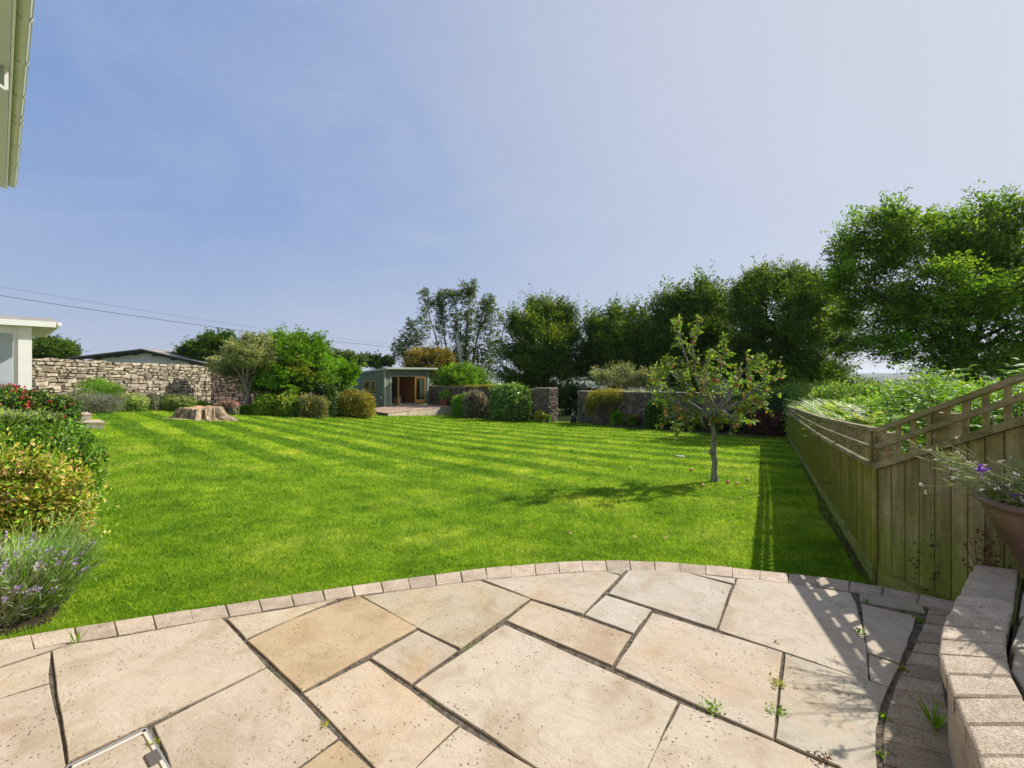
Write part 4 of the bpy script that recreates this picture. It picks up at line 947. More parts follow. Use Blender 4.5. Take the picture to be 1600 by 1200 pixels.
def sprays(o, d, nl, L, spread, size, flat=.5, droop=.15):
    """leaves strung along a shoot from o in direction d"""
    n = len(o); t = rng.random((n, nl)); LL = np.asarray(L)
    LL = np.broadcast_to(LL, (n,))[:, None]*rng.uniform(.6, 1.3, (n, 1))
    a = unit(np.cross(d, np.array((0, 0, 1.0))+rng.normal(size=(n, 3))*.05)); b = unit(np.cross(a, d))
    q1 = rng.normal(size=(n, nl)); q2 = rng.normal(size=(n, nl))*flat
    tap = (1.05-.75*t)*spread
    P = o[:, None]+d[:, None]*(LL*t)[..., None]+a[:, None]*(q1*tap*LL)[..., None]+b[:, None]*(q2*tap*LL)[..., None]
    P[..., 2] -= droop*(LL*t**2)
    D = d[:, None]*.7+a[:, None]*(np.sign(q1)*.8)[..., None]+rng.normal(size=(n, nl, 3))*.45
    N = b[:, None]*1.0+rng.normal(size=(n, nl, 3))*.55
    S = size*rng.uniform(.65, 1.3, (n, nl))
    return P.reshape(-1, 3), D.reshape(-1, 3), N.reshape(-1, 3), S.ravel()
def limb(m, a, b, r0, r1, n=5, wob=.08, sides=6, up=.2):
    a = np.array(a, float); b = np.array(b, float); L = np.linalg.norm(b-a); pts = []; rad = []
    w = rng.normal(size=(n+1, 3))*wob*L*.4; w[0] = w[-1] = 0
    for i in range(n+1):
        t = i/n; p = a+(b-a)*t+w[i]*math.sin(math.pi*t); p[2] += up*L*math.sin(math.pi*t)*.5*(1 if b[2] < a[2]+L*.7 else .2); pts.append(p); rad.append(r0+(r1-r0)*t)
    m.tube(pts, rad, sides, cap=False); return pts
def tree(name, label, cat, base, lobes, mat, nsp, nl, L, size, up=.5, spread=.16, trunk_r=.2, bark=None, group=None, out=1.0, droop=.12, inner=.35, nlimb=26, mat2=None, frac2=.2, wr=.62, power=.45, fork=.35, twigs=110, flat=.5, rnd=.35, bottom=None, clumpf=2.6, rough=0, leaders=.12):
    base = np.array(base, float); t = thing(name, base, label, cat, group)
    if rough:
        L2 = []
        for c, r in lobes:
            L2.append((c, r*.90))
            for _ in range(rough):
                dq = unit(rng.normal(size=3)); L2.append((c+dq*r*rng.uniform(.5,.8), r*rng.uniform(.25,.45)))
        lobes = L2
    cen = np.mean([l[0] for l in lobes], axis=0)
    o, d, k = crown_pts(lobes, int(nsp*1.45), inner, power)
    fq = clumpf/L; gq = np.sin(o[:,0]*fq+1.1)*np.sin(o[:,1]*fq*.9+.4)+.8*np.sin(o[:,2]*fq*1.9+o[:,0]*fq*.55)+.5*np.sin(o[:,0]*fq*2.3+o[:,2]*fq*2.9+2)
    kp = np.argsort(-(gq+rng.normal(size=len(o))*.25))[:nsp]; rng.shuffle(kp); o, d, k = o[kp], d[kp], k[kp]
    if bottom is not None: o[:, 2] = np.maximum(o[:, 2], bottom+rng.uniform(0, .3, len(o)))
    oc = unit(o-(cen-np.array((0, 0, (cen[2]-base[2])*.35))))
    dd = unit(oc*out+d*.3+np.array((0, 0, up))+rng.normal(size=o.shape)*rnd)
    Lb = L; L = np.where((rng.random(nsp) < leaders) & (d[:, 2] > .0), 1.35*Lb, Lb*rng.uniform(.7,1.1,nsp)); LV = L
    if mat2:
        sel = rng.random(nsp) < frac2
        # the second tone gathers on whole boughs
        hh = np.sin(o[:, 0]*1.7+3)*np.sin(o[:, 2]*2.1+o[:, 1]); sel = (hh > np.quantile(hh, 1-frac2))
        P, D, N, S = sprays(o[~sel], dd[~sel], nl, LV[~sel], spread, size, flat, droop); leaves('foliage', P, D, N, S, wr, mat, t)
        P, D, N, S = sprays(o[sel], dd[sel], nl, LV[sel], spread, size, flat, droop); leaves('foliage', P, D, N, S, wr, mat2, t)
    else:
        P, D, N, S = sprays(o, dd, nl, LV, spread, size, flat, droop); leaves('foliage', P, D, N, S, wr, mat, t); 
    L = Lb; bk = bark or BARK; m = MB()
    top = cen.copy(); top[2] = cen[2]+.2*(cen[2]-base[2])
    tp = limb(m, base-np.array((0, 0, .3)), top, trunk_r, trunk_r*.35, 8, .04, 9, 0)
    m.build('trunk', bk, t, smooth=True)
    m = MB(); idx = rng.choice(nsp, min(nlimb, nsp), replace=False); ends = []
    for i in idx:
        s0 = tp[min(8, max(2, int(8*fork+rng.random()*8*(1-fork))))]
        pts = limb(m, s0, cen+(o[i]-cen)*.85, trunk_r*.38, trunk_r*.08, 5, .10, 5, .12); ends += pts[2:]
    E = np.array(ends)
    for i in rng.choice(nsp, min(twigs, nsp), replace=False):
        j = np.argmin(((E-o[i])**2).sum(1)); limb(m, E[j], o[i]+dd[i]*L*.5, trunk_r*.10, trunk_r*.03, 3, .1, 3, .05)
    m.build('limbs', bk, t, smooth=True)
    return t
def bush(name, label, cat, base, lobes, mat, n, size, wr=.6, mat2=None, frac2=.15, group=None, inner=.55, stem=.02, nst=14, twig=None, up=.3, flowers=None, shoot=0, ground_to=True):
    base = np.array(base, float); t = thing(name, base, label, cat, group); zlo = base[2]-.02
    L2 = []
    for c, r in lobes:
        L2.append((c, r*.82))
        for _ in range(6):
            d = unit(rng.normal(size=3)); d[2] = abs(d[2])*.9-.15; L2.append((c+d*r*rng.uniform(.35,.75), r*rng.uniform(.28,.55)))
    lobes = L2; shoot = shoot or float(np.mean([r[0] for _, r in lobes]))*.55
    def cl(nn, inn, sz, w, mt, nm, outp=1.0, upx=up):
        o, d, k_ = crown_pts(lobes, nn, inn, .4)
        cc_ = np.array([l[0] for l in lobes])[k_]; lo = (d[:, 2] < 0) & (cc_[:, 2]-zlo < 1.2); fx_ = np.where(lo, 1/np.sqrt(np.clip(1-d[:, 2]**2, .40, 1)), 1)[:, None]; o[:, :2] = cc_[:, :2]+(o[:, :2]-cc_[:, :2])*fx_
        rz_ = np.array([l[1][2] for l in lobes])[k_]; fz_ = np.clip((cc_[:, 2]-o[:, 2])/rz_, 0, 1); o[:, 2] = np.where(lo & (ground_to), cc_[:, 2]-fz_*np.maximum(cc_[:, 2]-zlo, rz_), o[:, 2])
        o = o+d*(rng.random((nn, 1))-.5)*outp*sz
        # lumps and hollows
        f = np.sin(o[:, 0]*5/ sc_+1)*np.sin(o[:, 1]*5/sc_+2)*np.sin(o[:, 2]*6/sc_); o = o+d*(f[:, None]*.10*sc_)
        if shoot: o = o+unit(d+np.array((0,0,.7)))*(rng.random((nn,1))**6)*shoot
        ok = o[:, 2] > zlo; o, d = o[ok], d[ok]
        D = unit(d*.7+rng.normal(size=o.shape)*.7+np.array((0, 0, upx))); N = unit(d+rng.normal(size=o.shape)*.6+np.array((0,0,.4)))
        return leaves(nm, o, D, N, sz*rng.uniform(.6, 1.35, len(o)), w, mt, t)
    sc_ = float(np.mean([l[1][0] for l in lobes]))*1.2
    if mat2: cl(int(n*frac2), .85, size*1.0, wr, mat2, 'foliage', 2.0)
    cl(int(n*(1-(frac2 if mat2 else 0))), inner, size, wr, mat, 'foliage')
    m = MB()
    for i in range(nst):
        l = lobes[rng.integers(len(lobes))]; q = l[0]+rng.normal(size=3)*l[1]*.4; a = np.array((l[0][0]*.6+base[0]*.4, l[0][1]*.6+base[1]*.4, zlo-.05))+np.array((*rng.normal(size=2)*.08, 0))
        limb(m, a, q, stem, stem*.4, 3, .1, 4, .05)
    m.build('stems', twig or TWIG, t)
    if flowers:
        fm, fn, fs, nm = flowers; o, d, _ = crown_pts(lobes, fn*3, .97, 1); o = o[d[:, 2] > -.15][:fn]; d = d[d[:, 2] > -.15][:fn]
        o = o[(o[:,2] > zlo+.03)]; d = d[:len(o)]; q = 7
        P = np.repeat(o, q, 0)+rng.normal(size=(len(o)*q, 3))*fs*.5; D = unit(np.repeat(d, q, 0)+rng.normal(size=P.shape)*.8)
        leaves(nm, P+np.repeat(d, q, 0)*fs*.5, D, unit(rng.normal(size=P.shape)+np.array((0,0,1))), fs*rng.uniform(.7, 1.2, len(P)), .8, fm, t)
    return t

# ------------------------------------------------------------------ trees beyond the garden
def bz_(px, Y): return (U(px)*Y, Y, gz(U(px)*Y, Y))
TG = 'broad trees standing beyond the garden wall'
tree('beech_tree', 'yellow-tipped spreading beech just left of the gateway, behind the stone pillar', 'tree', bz_(850,34),
     lobes_px([(848,548,52,42),(820,520,26,30),(850,508,24,26),(884,524,22,30),(805,572,24,28),(888,572,26,28),(845,588,52,22),(835,500,10,16),(880,502,9,16)], 34), L_BEECH, 3135, 28, 1.6, .15, up=1.05, rnd=.3, mat2=L_GOLD, frac2=.10, trunk_r=.32, group=TG, rough=5, spread=.11)
tree('beech_tree', 'dark beech above the gateway and the pale fruit trees, second from the left', 'tree', bz_(962,33.5),
     lobes_px([(965,545,50,42),(930,525,20,25),(990,517,32,28),(957,512,18,20),(970,582,58,24),(925,570,22,28),(1005,560,30,32)], 33.5), L_BEECH, 3135, 28, 1.5, .15, up=1.05, rnd=.3, mat2=L_GOLD, frac2=.02, trunk_r=.32, group=TG, rough=5, spread=.11)
tree('beech_tree', 'tall dense dark beech directly behind the apple tree crown', 'tree', bz_(1085,31),
     lobes_px([(1085,525,58,55),(1052,492,33,25),(1095,475,32,22),(1128,495,28,30),(1080,585,58,26),(1040,550,28,40),(1120,560,40,40)], 31), L_BEECH, 3990, 28, 1.4, .14, up=1.05, rnd=.3, mat2=L_GOLD, frac2=.02, trunk_r=.35, group=TG, rough=5, spread=.11)
tree('beech_tree', 'dark wide beech between the apple tree and the biggest tree on the right', 'tree', bz_(1228,27),
     lobes_px([(1225,505,82,70),(1168,470,32,28),(1215,450,42,24),(1265,470,38,30),(1295,525,30,48),(1180,572,48,38),(1255,582,58,32),(1225,590,70,24)], 27), L_BEECH, 4940, 28, 1.25, .125, up=1.05, rnd=.3, mat2=L_GOLD, frac2=.03, trunk_r=.36, group=TG, rough=5, spread=.115)
tree('large_tree', 'largest broad leafy tree filling the right edge above the fence', 'tree', bz_(1530,17),
     lobes_px([(1345,405,42,60),(1400,385,55,55),(1470,398,62,58),(1548,360,48,60),(1625,400,85,75),(1375,482,62,50),(1480,485,85,70),(1585,500,85,72),(1385,545,50,22),(1500,560,75,26),(1700,450,90,115),(1600,565,80,28),(1320,440,26,40)], 17, dy=1.2), L_BEECH2, 8600, 22, .80, .100, up=.42, rough=7, mat2=L_BRIGHT, frac2=.045, trunk_r=.26, group=TG, spread=.19, out=.9, inner=.15, nlimb=34, twigs=260, droop=.2)
# ivy-clad ash with an open crown
ash_l = lobes_px([(712,520,11,58),(735,500,11,48),(757,505,13,40),(690,500,9,44),(663,505,8,44),(643,530,17,32),(626,548,13,18),(700,465,20,11),(728,460,15,16),(765,482,12,20),(680,478,14,12),(775,540,13,24),(757,572,19,24),(712,575,20,26),(780,503,6,9),(740,448,6,8),(663,462,7,9),(650,565,18,12),(730,545,13,30)], 45, dy=1.0)
asht = thing('ash_tree', bz_(722,45), 'open crowned ash with ivy on its stems and bare dead wood behind the summerhouse', 'tree')
o, d, _ = crown_pts(ash_l, 2700, .1, .6); dd = unit(np.array((0,0,.8))+d*.7+rng.normal(size=o.shape)*.5)
P, D, N, S = sprays(o, dd, 12, .55, .22, .17, .7, .2); leaves('foliage', P, D, N, S, .6, L_IVY, asht)
ASHB = surf('ash_bark', (.16,.14,.11), (.34,.31,.26), 4, .9, .2, 14, .6, .02)
m = MB(); bt = np.array(bz_(718,45)); tops = []
for (px, py, r) in ((712,470,.16),(735,462,.16),(757,478,.14),(690,480,.12),(664,470,.11),(640,505,.10)):
    b0 = bt+np.array((rng.uniform(-.3,.3), rng.uniform(-.3,.3), 0)); mid = np.array(at((px+718*1.2)/2.2, 585, 45)); e_ = np.array(at(px, py, 45+rng.uniform(-1,1)))
    m.tube([b0-np.array((0,0,.4)), mid, mid*.5+e_*.5+np.array((rng.uniform(-.2,.2),0,.2)), e_], [r*1.6, r*1.2, r*.7, r*.3], 7, cap=False); tops += [mid, mid*.6+e_*.4, mid*.3+e_*.7, e_]
m.build('trunk', ASHB, asht, smooth=True); m = MB(); E = np.array(tops)
for l in ash_l:
    for _k in range(5):
        q = l[0]+rng.normal(size=3)*l[1]*.6; j = np.argmin(((E-q)**2).sum(1)); limb(m, E[j], q, .07, .02, 4, .12, 4, .1)
for (px, py) in ((788,492),(771,468),(748,440),(722,442),(664,455),(625,520),(610,560),(786,560),(700,450)):
    q = np.array(at(px, py, 45)); j = np.argmin(((E-q)**2).sum(1)); limb(m, E[j], q, .06, .012, 5, .1, 4, .1)
m.build('limbs', ASHB, asht, smooth=True)
m = MB(); m.tube([at(714,519,43.8), at(716,535,43.8), at(719,548,43.8), at(719,566,43.8)], [.10,.24,.30,.12], 7); m.tube([at(718,546,43.8), at(722,541,43.8)], [.14,.05], 6); m.build('dead_wood', plain('bleached_wood', (.52,.48,.42), .8, .2, v=.15, bstr=.5), asht)

for nm, lb, px, Y, L_, mt, n, sz, grp in (
  ('tree', 'dark round tree top showing under the garden room roof at the left', 80, 42, [(82,552,28,18),(70,545,14,14),(98,556,14,10)], L_BEECH, 1500, .16, None),
  ('tree', 'dark green tree rising behind the right end of the barn roof', 330, 36, [(330,553,30,24),(345,538,18,14),(306,556,20,14),(365,560,20,22),(292,560,8,9)], L_BEECH, 2200, .15, None),
  ('tree', 'low dull green tree behind the bright climbing shrub, left of the summerhouse', 540, 46, [(540,566,22,11),(525,562,10,7),(556,568,12,9)], L_IVY, 900, .18, None),
  ('tree', 'sparse dark tree top peeping over the back of the summerhouse roof', 590, 50, [(585,570,14,9),(573,564,9,6),(605,568,9,7)], L_DARK, 420, .18, None),
  ('shrub', 'tall russet and gold shrub beside the right end of the summerhouse roof', 670, 39, [(670,572,28,22),(655,562,14,12),(688,570,18,20),(650,580,16,20)], L_ORANGE, 1900, .15, None),
  ('shrub', 'green bushes below the ash tree behind the garden wall', 725, 37, [(718,600,26,24),(700,602,20,24),(745,602,16,18),(733,596,14,20)], L_MID, 1500, .14, None),
  ('shrub', 'dark hedge bushes closing the view beyond the garden gateway', 890, 31, [(890,628,26,18),(870,628,18,18),(915,628,20,18)], L_DARK, 1500, .12, None)):
    tree(nm, lb, nm, bz_(px, Y), lobes_px(L_, Y, .5), mt, n, 18, .7, sz, up=.5, trunk_r=.16, nlimb=12, twigs=40, spread=.2, fork=.2)
# old fruit trees over the wall
for px, L_, lb in ((965, [(958,595,26,14),(940,590,12,10),(975,588,12,14),(985,600,16,10)], 'pale leaved old pear tree leaning over the wall right of the gateway'), (1020, [(1012,592,12,12),(1022,600,16,12),(1004,602,14,8)], 'pale leaved fruit tree between the pear and the apple tree crown, over the wall')):
    tree('fruit_tree', lb, 'tree', bz_(px, 26), lobes_px(L_, 26, .4), L_OLIVE, 420, 14, .6, .09, up=.9, trunk_r=.08, nlimb=20, twigs=60, spread=.16, fork=.2, inner=.2)
# left background: silver tree, big bush, bright climber
tree('silver_leaved_tree', 'small tree with silvery olive leaves and pale bare trunk against the shaded wall', 'tree', bz_(384,20.3),
     lobes_px([(385,555,34,20),(368,578,24,16),(410,548,24,16),(420,565,18,20),(385,597,13,12),(345,572,16,10),(400,535,18,8)], 20.3, .5), L_OLIVE, 1900, 18, .34, .085, up=.35, trunk_r=.13, bark=surf('pale_bark', (.22,.19,.14), (.40,.36,.28), 7, .9, .2, 20, .6, .01), nlimb=20, spread=.2, fork=.45)
tree('evergreen_shrub', 'tall glossy mid green bush right of the silvery tree', 'shrub', bz_(462,21.5),
     lobes_px([(462,562,44,34),(440,547,26,20),(488,550,26,22),(450,596,44,28),(495,595,24,34),(472,538,12,10),(425,600,20,30)], 21.5, .6), L_MID, 2600, 22, .5, .10, up=.5, trunk_r=.10, nlimb=26, spread=.2, fork=.1, mat2=L_GOLD, frac2=.12)
tree('climbing_shrub', 'vivid light green climber between the tall bush and the summerhouse', 'shrub', bz_(540,27),
     lobes_px([(532,588,22,18),(546,582,12,9),(520,605,16,18),(536,606,14,18)], 27, .4), L_BRIGHT, 1000, 18, .5, .13, up=.3, trunk_r=.06, nlimb=12, spread=.2, fork=.1)
bush('dark_shrub', 'dark shaded undergrowth at the foot of the tall green bush', 'shrub', bz_(470,20.8), lobes_px([(440,612,34,20),(480,615,34,20),(510,618,18,20)], 21.2, .3), L_DARK, 14000, .09)

# flower bed plants along the left (px, py, rx, ry) at Y
def bd_(px, Y): return bz_(px, Y)
BEDS = [
 ('broom_bush', 'bright green feathery broom bush against the sunny stone wall', 'shrub', 158, 16.2, [(157,616,32,24),(150,606,20,18),(178,616,16,20)], L_MID, 16000, .05, dict(wr=.25, up=1.2)),
 ('catmint', 'wide grey lavender mound in front of the broom bush', 'shrub', 145, 15.6, [(145,629,44,15),(115,628,20,16),(172,630,22,14)], L_GREY, 20000, .045, dict(wr=.3, flowers=(F_LILAC, 90, .035, 'flowers'))),
 ('sedum', 'rounded yellow-green sedum clump right of the grey mound', 'plant', 211, 17.0, [(210,629,20,14)], L_SEDUM, 7000, .05, dict(flowers=(F_SEDUM, 260, .055, 'flowers'))),
 ('catmint', 'small grey plant wedged between the two yellow sedum clumps', 'shrub', 238, 17.6, [(238,628,12,16)], L_GREY, 5000, .05, dict(wr=.3)),
 ('sedum', 'larger yellow-green sedum clump nearest the tree stump', 'plant', 275, 18.2, [(268,629,20,14),(288,630,16,12)], L_SEDUM, 9000, .05, dict(flowers=(F_SEDUM, 420, .055, 'flowers'))),
 ('green_shrub', 'low dark green plant behind the tree stump', 'plant', 312, 19.6, [(312,636,18,8)], L_MID, 5000, .06, {}),
 ('sedum', 'pink flowered sedum just right of the tree stump', 'plant', 356, 18.6, [(352,636,14,9),(364,636,10,8)], L_GREY, 4500, .05, dict(flowers=(F_PINK, 200, .05, 'flowers'))),
 ('green_shrub', 'low green plant at the foot of the pale tree trunk', 'plant', 392, 19.4, [(380,639,16,5),(400,638,14,6)], L_MID, 5000, .06, {}),
 ('hydrangea', 'leafy yellow-green hydrangea at the left end of the low shrub border', 'shrub', 422, 19.6, [(420,630,18,14),(410,632,12,12)], L_YELLOW, 8000, .08, dict(mat2=L_MID, frac2=.5)),
 ('hydrangea', 'middle hydrangea of the low border with cream heads', 'shrub', 452, 19.9, [(450,629,22,16)], L_MID, 9000, .08, dict(mat2=L_YELLOW, frac2=.4, flowers=(F_SEDUM, 30, .08, 'flowers'))),
 ('hydrangea', 'pale mottled hydrangea under the right side of the tall bush', 'shrub', 486, 20.2, [(482,630,22,14),(500,632,12,12)], L_YELLOW, 9000, .08, dict(mat2=L_GREY, frac2=.4)),
 ('green_shrub', 'small dark mound between the hydrangeas and the golden bush', 'shrub', 514, 21.0, [(514,634,13,9)], L_DARK, 4500, .06, {}),
 ('golden_bush', 'broad rounded bronze and gold bush in front of the summerhouse side wall', 'shrub', 553, 22.3, [(552,628,32,16),(535,630,18,14),(571,634,16,9),(550,620,18,11)], L_ORANGE, 22000, .085, dict(mat2=L_YELLOW, frac2=.35)),
 # along the far wall
 ('perennials', 'mixed green perennials with yellow heads next to the deck', 'plant', 722, 26.6, [(720,632,16,17),(728,626,12,12)], L_MID, 9000, .09, dict(flowers=(F_SEDUM, 24, .08, 'flowers'))),
 ('perennials', 'brown and mauve seed heads left of the laurel', 'plant', 747, 26.0, [(743,628,20,20),(757,638,12,14)], L_REDBROWN, 9000, .09, dict(mat2=L_GREY, frac2=.5, flowers=(F_DUSTY, 40, .08, 'flowers'))),
 ('laurel_bush', 'large rounded glossy laurel bush left of the gate pillar', 'shrub', 797, 24.0, [(796,630,28,26),(780,636,17,22),(814,634,17,26),(796,614,22,13),(778,616,14,14),(815,616,14,14),(797,645,30,12)], L_LAUREL, 26000, .12, dict(mat2=L_LAUREL)),
 ('small_shrub', 'small yellow-green shrub at the foot of the gate pillar', 'shrub', 845, 22.8, [(843,650,9,9)], L_YELLOW, 3000, .07, {}),
 ('small_shrub', 'tiny bright weed by the pillar base', 'plant', 856, 22.5, [(856,652,4,4)], L_BRIGHT, 500, .07, {}),
 ('wall_climber', 'yellow-green climber spilling over the wall right of the gateway', 'climber', 955, 20.9, [(935,622,22,13),(960,620,26,12),(990,622,22,12),(925,636,10,18),(965,640,16,14),(1000,638,12,20)], L_YELLOW, 15000, .085, dict(mat2=L_ORANGE, frac2=.25, inner=.1, ground_to=False)),
 ('green_shrub', 'fresh green plant at the wall foot beneath the yellow climber', 'plant', 966, 20.4, [(965,652,10,11)], L_MID, 3500, .08, {}),
 ('geranium', 'small plant with scarlet flowers at the wall foot left of the apple tree', 'plant', 992, 19.6, [(990,655,11,6)], L_MID, 2200, .07, dict(flowers=(F_RED, 26, .07, 'flowers'))),
 ('evergreen_bush', 'rounded dark evergreen bush behind the left side of the apple tree', 'shrub', 1032, 18.4, [(1032,650,24,24),(1025,640,16,16)], L_DARK, 16000, .08, dict(mat2=L_MID, frac2=.2)),
 ('fuchsia_bush', 'red-brown bush behind the lowest left branches of the apple tree', 'shrub', 1078, 17.4, [(1075,660,26,20)], L_REDBROWN, 12000, .07, dict(mat2=L_DARK, frac2=.3, flowers=(F_RED, 26, .05, 'flowers'))),
 ('fuchsia_bush', 'red-brown bush directly behind the apple tree trunk', 'shrub', 1125, 16.6, [(1122,662,28,20)], L_REDBROWN, 12000, .07, dict(mat2=L_DARK, frac2=.3, flowers=(F_RED, 14, .05, 'flowers'))),
 ('fuchsia_bush', 'dark red bush between the apple tree trunk and the fence end', 'shrub', 1168, 15.8, [(1168,662,26,22)], L_REDBROWN, 12000, .065, dict(mat2=L_DARK, frac2=.25, flowers=(F_RED, 26, .045, 'flowers'))),
 ('fuchsia_bush', 'crimson flowered fuchsia in the corner by the far end of the fence', 'shrub', 1208, 15.1, [(1208,662,24,24)], L_REDBROWN, 12000, .065, dict(mat2=L_REDBROWN, flowers=(F_RED, 60, .045, 'flowers'))),
]
for nm, lb, cat, px, Y, L_, mt, n, sz, kw in BEDS:
    bush(nm, lb, cat, bd_(px, Y), lobes_px(L_, Y, .12), mt, n, sz, **kw)
# clipped hedge standing behind the fuchsias
def hedge(name, label, p0, p1, z0a, z1a, z0b, z1b, th, mat, n, size):
    p0 = np.array(p0, float); p1 = np.array(p1, float); e = p1-p0; L = np.linalg.norm(e); e /= L; nn = np.array((-e[1], e[0]))
    t = thing(name, (*((p0+p1)/2), z0a), label, 'hedge')
    s = rng.random(n)*L; w = (rng.random(n)-.5)*th; h = rng.random(n); face = rng.random(n)
    w = np.where(face < .5, -th/2+rng.random(n)**2*.2, w); h = np.where((face >= .5) & (face < .85), 1-rng.random(n)**2*.15, h)
    w += .05*np.sin(s*3+h*4)
    f = s/L; zb = z0a+(z0b-z0a)*f; zt = z1a+(z1b-z1a)*f; P = np.stack([p0[0]+e[0]*s-nn[0]*-w, p0[1]+e[1]*s+nn[1]*w, zb+(zt-zb)*h+rng.normal(size=n)*.02], 1)
    P[:, 0] = p0[0]+e[0]*s+nn[0]*w; D = unit(np.array((-nn[0]*.0, -.3, .5))+rng.normal(size=P.shape)); N = unit(rng.normal(size=P.shape)+np.array((0,-.4,.5)))
    leaves('foliage', P, D, N, size*rng.uniform(.6,1.3,n), .6, mat, t)
    m = MB()
    for i in range(int(L/.35)): q = p0+e*(i+.5)*.35; m.tube([(*q, z0a-.1), (*(q+np.array((random.uniform(-.1,.1),0))), z1a-.25)], [.02,.01], 4)
    m.build('stems', TWIG, t); return t
qa, qb = at(1150,640,16.6), at(1246,640,14.9)
hedge('clipped_hedge', 'square clipped blue-green hedge above the fuchsias at the far end of the fence', qa[:2], qb[:2], gz(*qa[:2]), at(1150,617,16.6)[2], gz(*qb[:2]), at(1246,613,14.9)[2], .8, leafmat('blue_hedge_leaf', [(.03,.07,.03), (.05,.11,.045), (.08,.15,.06)], .2), 38000, .06)
qa, qb = at(708,610,31.2), at(775,610,27.2)
hedge('clipped_hedge', 'flat topped yellow-green hedge capping the wall between the pots and the laurel', qa[:2], qb[:2], qa[2]-.45, qa[2]+.32, qb[2]-.42, qb[2]+.30, .6, L_YELLOW, 9000, .09)

# ------------------------------------------------------------------ tree stump, pole, cables
sb_ = onlawn(314, 655); STW = surf('stump_wood', (.13,.08,.045), (.56,.44,.31), 5, .85, .2, 20, 1, .04, stretch=(3,3,.7), dirt=((.10,.06,.035), 5, .58)); STT = surf('stump_heart', (.30,.17,.08), (.55,.38,.22), 8, .85, .2, 24, .9, .03)
sp_ = thing('tree_stump', sb_, 'broad sawn tree stump with flared buttress roots on the lawn', 'tree stump')
ph = [random.uniform(0, 6) for _ in range(4)]
def stf(r, z, t, i):
    w = 1-z/.5; f = 1+(.26*w+.07)*(.5*math.sin(5*t+ph[0])+.45*math.sin(11*t+ph[1])+.5*abs(math.sin(9*t+ph[2]))+.22*math.sin(23*t+3*z)+.15*math.sin(37*t-5*z))
    return r*f, z+(.025*math.sin(3*t+ph[3])+.012*math.sin(11*t) if z > .3 else 0)
m = MB(); m.lathe([(.88,-.06),(.80,.02),(.68,.10),(.63,.22),(.61,.34),(.60,.41),(.57,.43)], sb_, 90, stf); m.build('bark', STW, sp_)
m = MB(); m.lathe([(.57,.43),(.50,.42),(.42,.37),(.35,.20),(.0,.14)], sb_, 60, lambda r, z, t, i: (stf(r, .43, t, 0)[0] if i == 0 else r*(1+.12*math.sin(4*t)), z+(.025*math.sin(3*t+ph[3])+.012*math.sin(11*t) if i < 2 else 0))); m.build('hollow_top', STT, sp_)
m = MB(); m.lathe([(1.02,.02),(.95,.03),(.7,.05)], sb_, 60, lambda r, z, t, i: (r*(1+.10*math.sin(3*t+1)+.05*math.sin(11*t)), z+gz(sb_[0]+r*math.cos(t), sb_[1]+r*math.sin(t))-sb_[2])); m.build('sawdust_ring', surf('sawdust', (.30,.22,.10), (.45,.36,.20), 9, .95, .1, 60, 1, .02), sp_)

pb = np.array(bz_(746, 47)); ptop = np.array(at(746, 549, 47))
pole = thing('utility_pole', pb, 'thin wooden utility pole rising behind the garden wall right of the ash tree', 'utility pole')
m = MB(); m.tube([pb-np.array((0,0,.5)), ptop], [.14,.10], 10); m.build('post', BARK, pole)
m = MB(); m.bar(ptop+np.array((-.5,0,-.25)), ptop+np.array((.5,0,-.25)), .09, .09); m.build('crossarm', BARK, pole)
for dx in (-.4, .4): m = MB(); m.tube([ptop+np.array((dx,0,-.2)), ptop+np.array((dx,0,0))], .05, 8); m.build('insulator', plain('insulator', (.25,.2,.18), .3), pole)
CAB = plain('cable', (.08,.085,.10), .6, .3)
def cable(p, q, sag, r, label):
    pts = [np.array(p)+(np.array(q)-np.array(p))*t-np.array((0,0,sag*4*t*(1-t))) for t in np.linspace(0, 1, 40)]
    m = MB(); m.tube(pts, r, 6); c = m.build('overhead_cable', CAB, None); tag(c, label, 'cable')
zt_ = at(-60, 452, 20.0)
cable(zt_, ptop+np.array((-.4,0,0)), .55, .014, 'thick dark overhead cable crossing the sky above the barn, the lower of two')
cable(at(-60, 437, 20.5), ptop+np.array((.4,0,.03)), .55, .006, 'faint thin overhead cable running above the thicker one')

# ------------------------------------------------------------------ pots of plants on the deck
TERR = surf('terracotta', (.30,.085,.05), (.40,.13,.08), 6, .8, .2, 50, .3, .004); GL2 = surf('brown_glaze', (.20,.11,.07), (.30,.17,.12), 6, .5, .4, 50, .2, .004)
def potp(px, py, Y, r, h, label, mat, lf, n):
    c = at(px, py, Y); c = (c[0], c[1], dz_); t = thing('plant_pot', c, label, 'plant pot')
    m = MB(); m.lathe([(0,0),(r*.68,0),(r*.9,h*.6),(r,h*.92),(r*1.1,h*.93),(r*1.1,h),(r*.95,h),(r*.9,h*.88),(0,h*.86)], c, 24); m.build('pot', mat, t, smooth=False)
    P = np.array(c)+np.array((0,0,h+.25))+rng.normal(size=(n, 3))*np.array((r*.75, r*.75, .22)); P = P[P[:,2] > c[2]+h*.8]
    leaves('foliage', P, unit(rng.normal(size=P.shape)+np.array((0,0,.6))), unit(rng.normal(size=P.shape)+np.array((0,0,.5))), .13*rng.uniform(.6,1.3,len(P)), .55, lf, t)
potp(693.5, 631, 30.3, .27, .42, 'bright terracotta pot of dark leaves on the deck beside the wall', TERR, L_MID, 500)
potp(706, 631, 30.6, .25, .33, 'smaller duller pot with yellow-green leaves right of the terracotta one', GL2, L_YELLOW, 420)

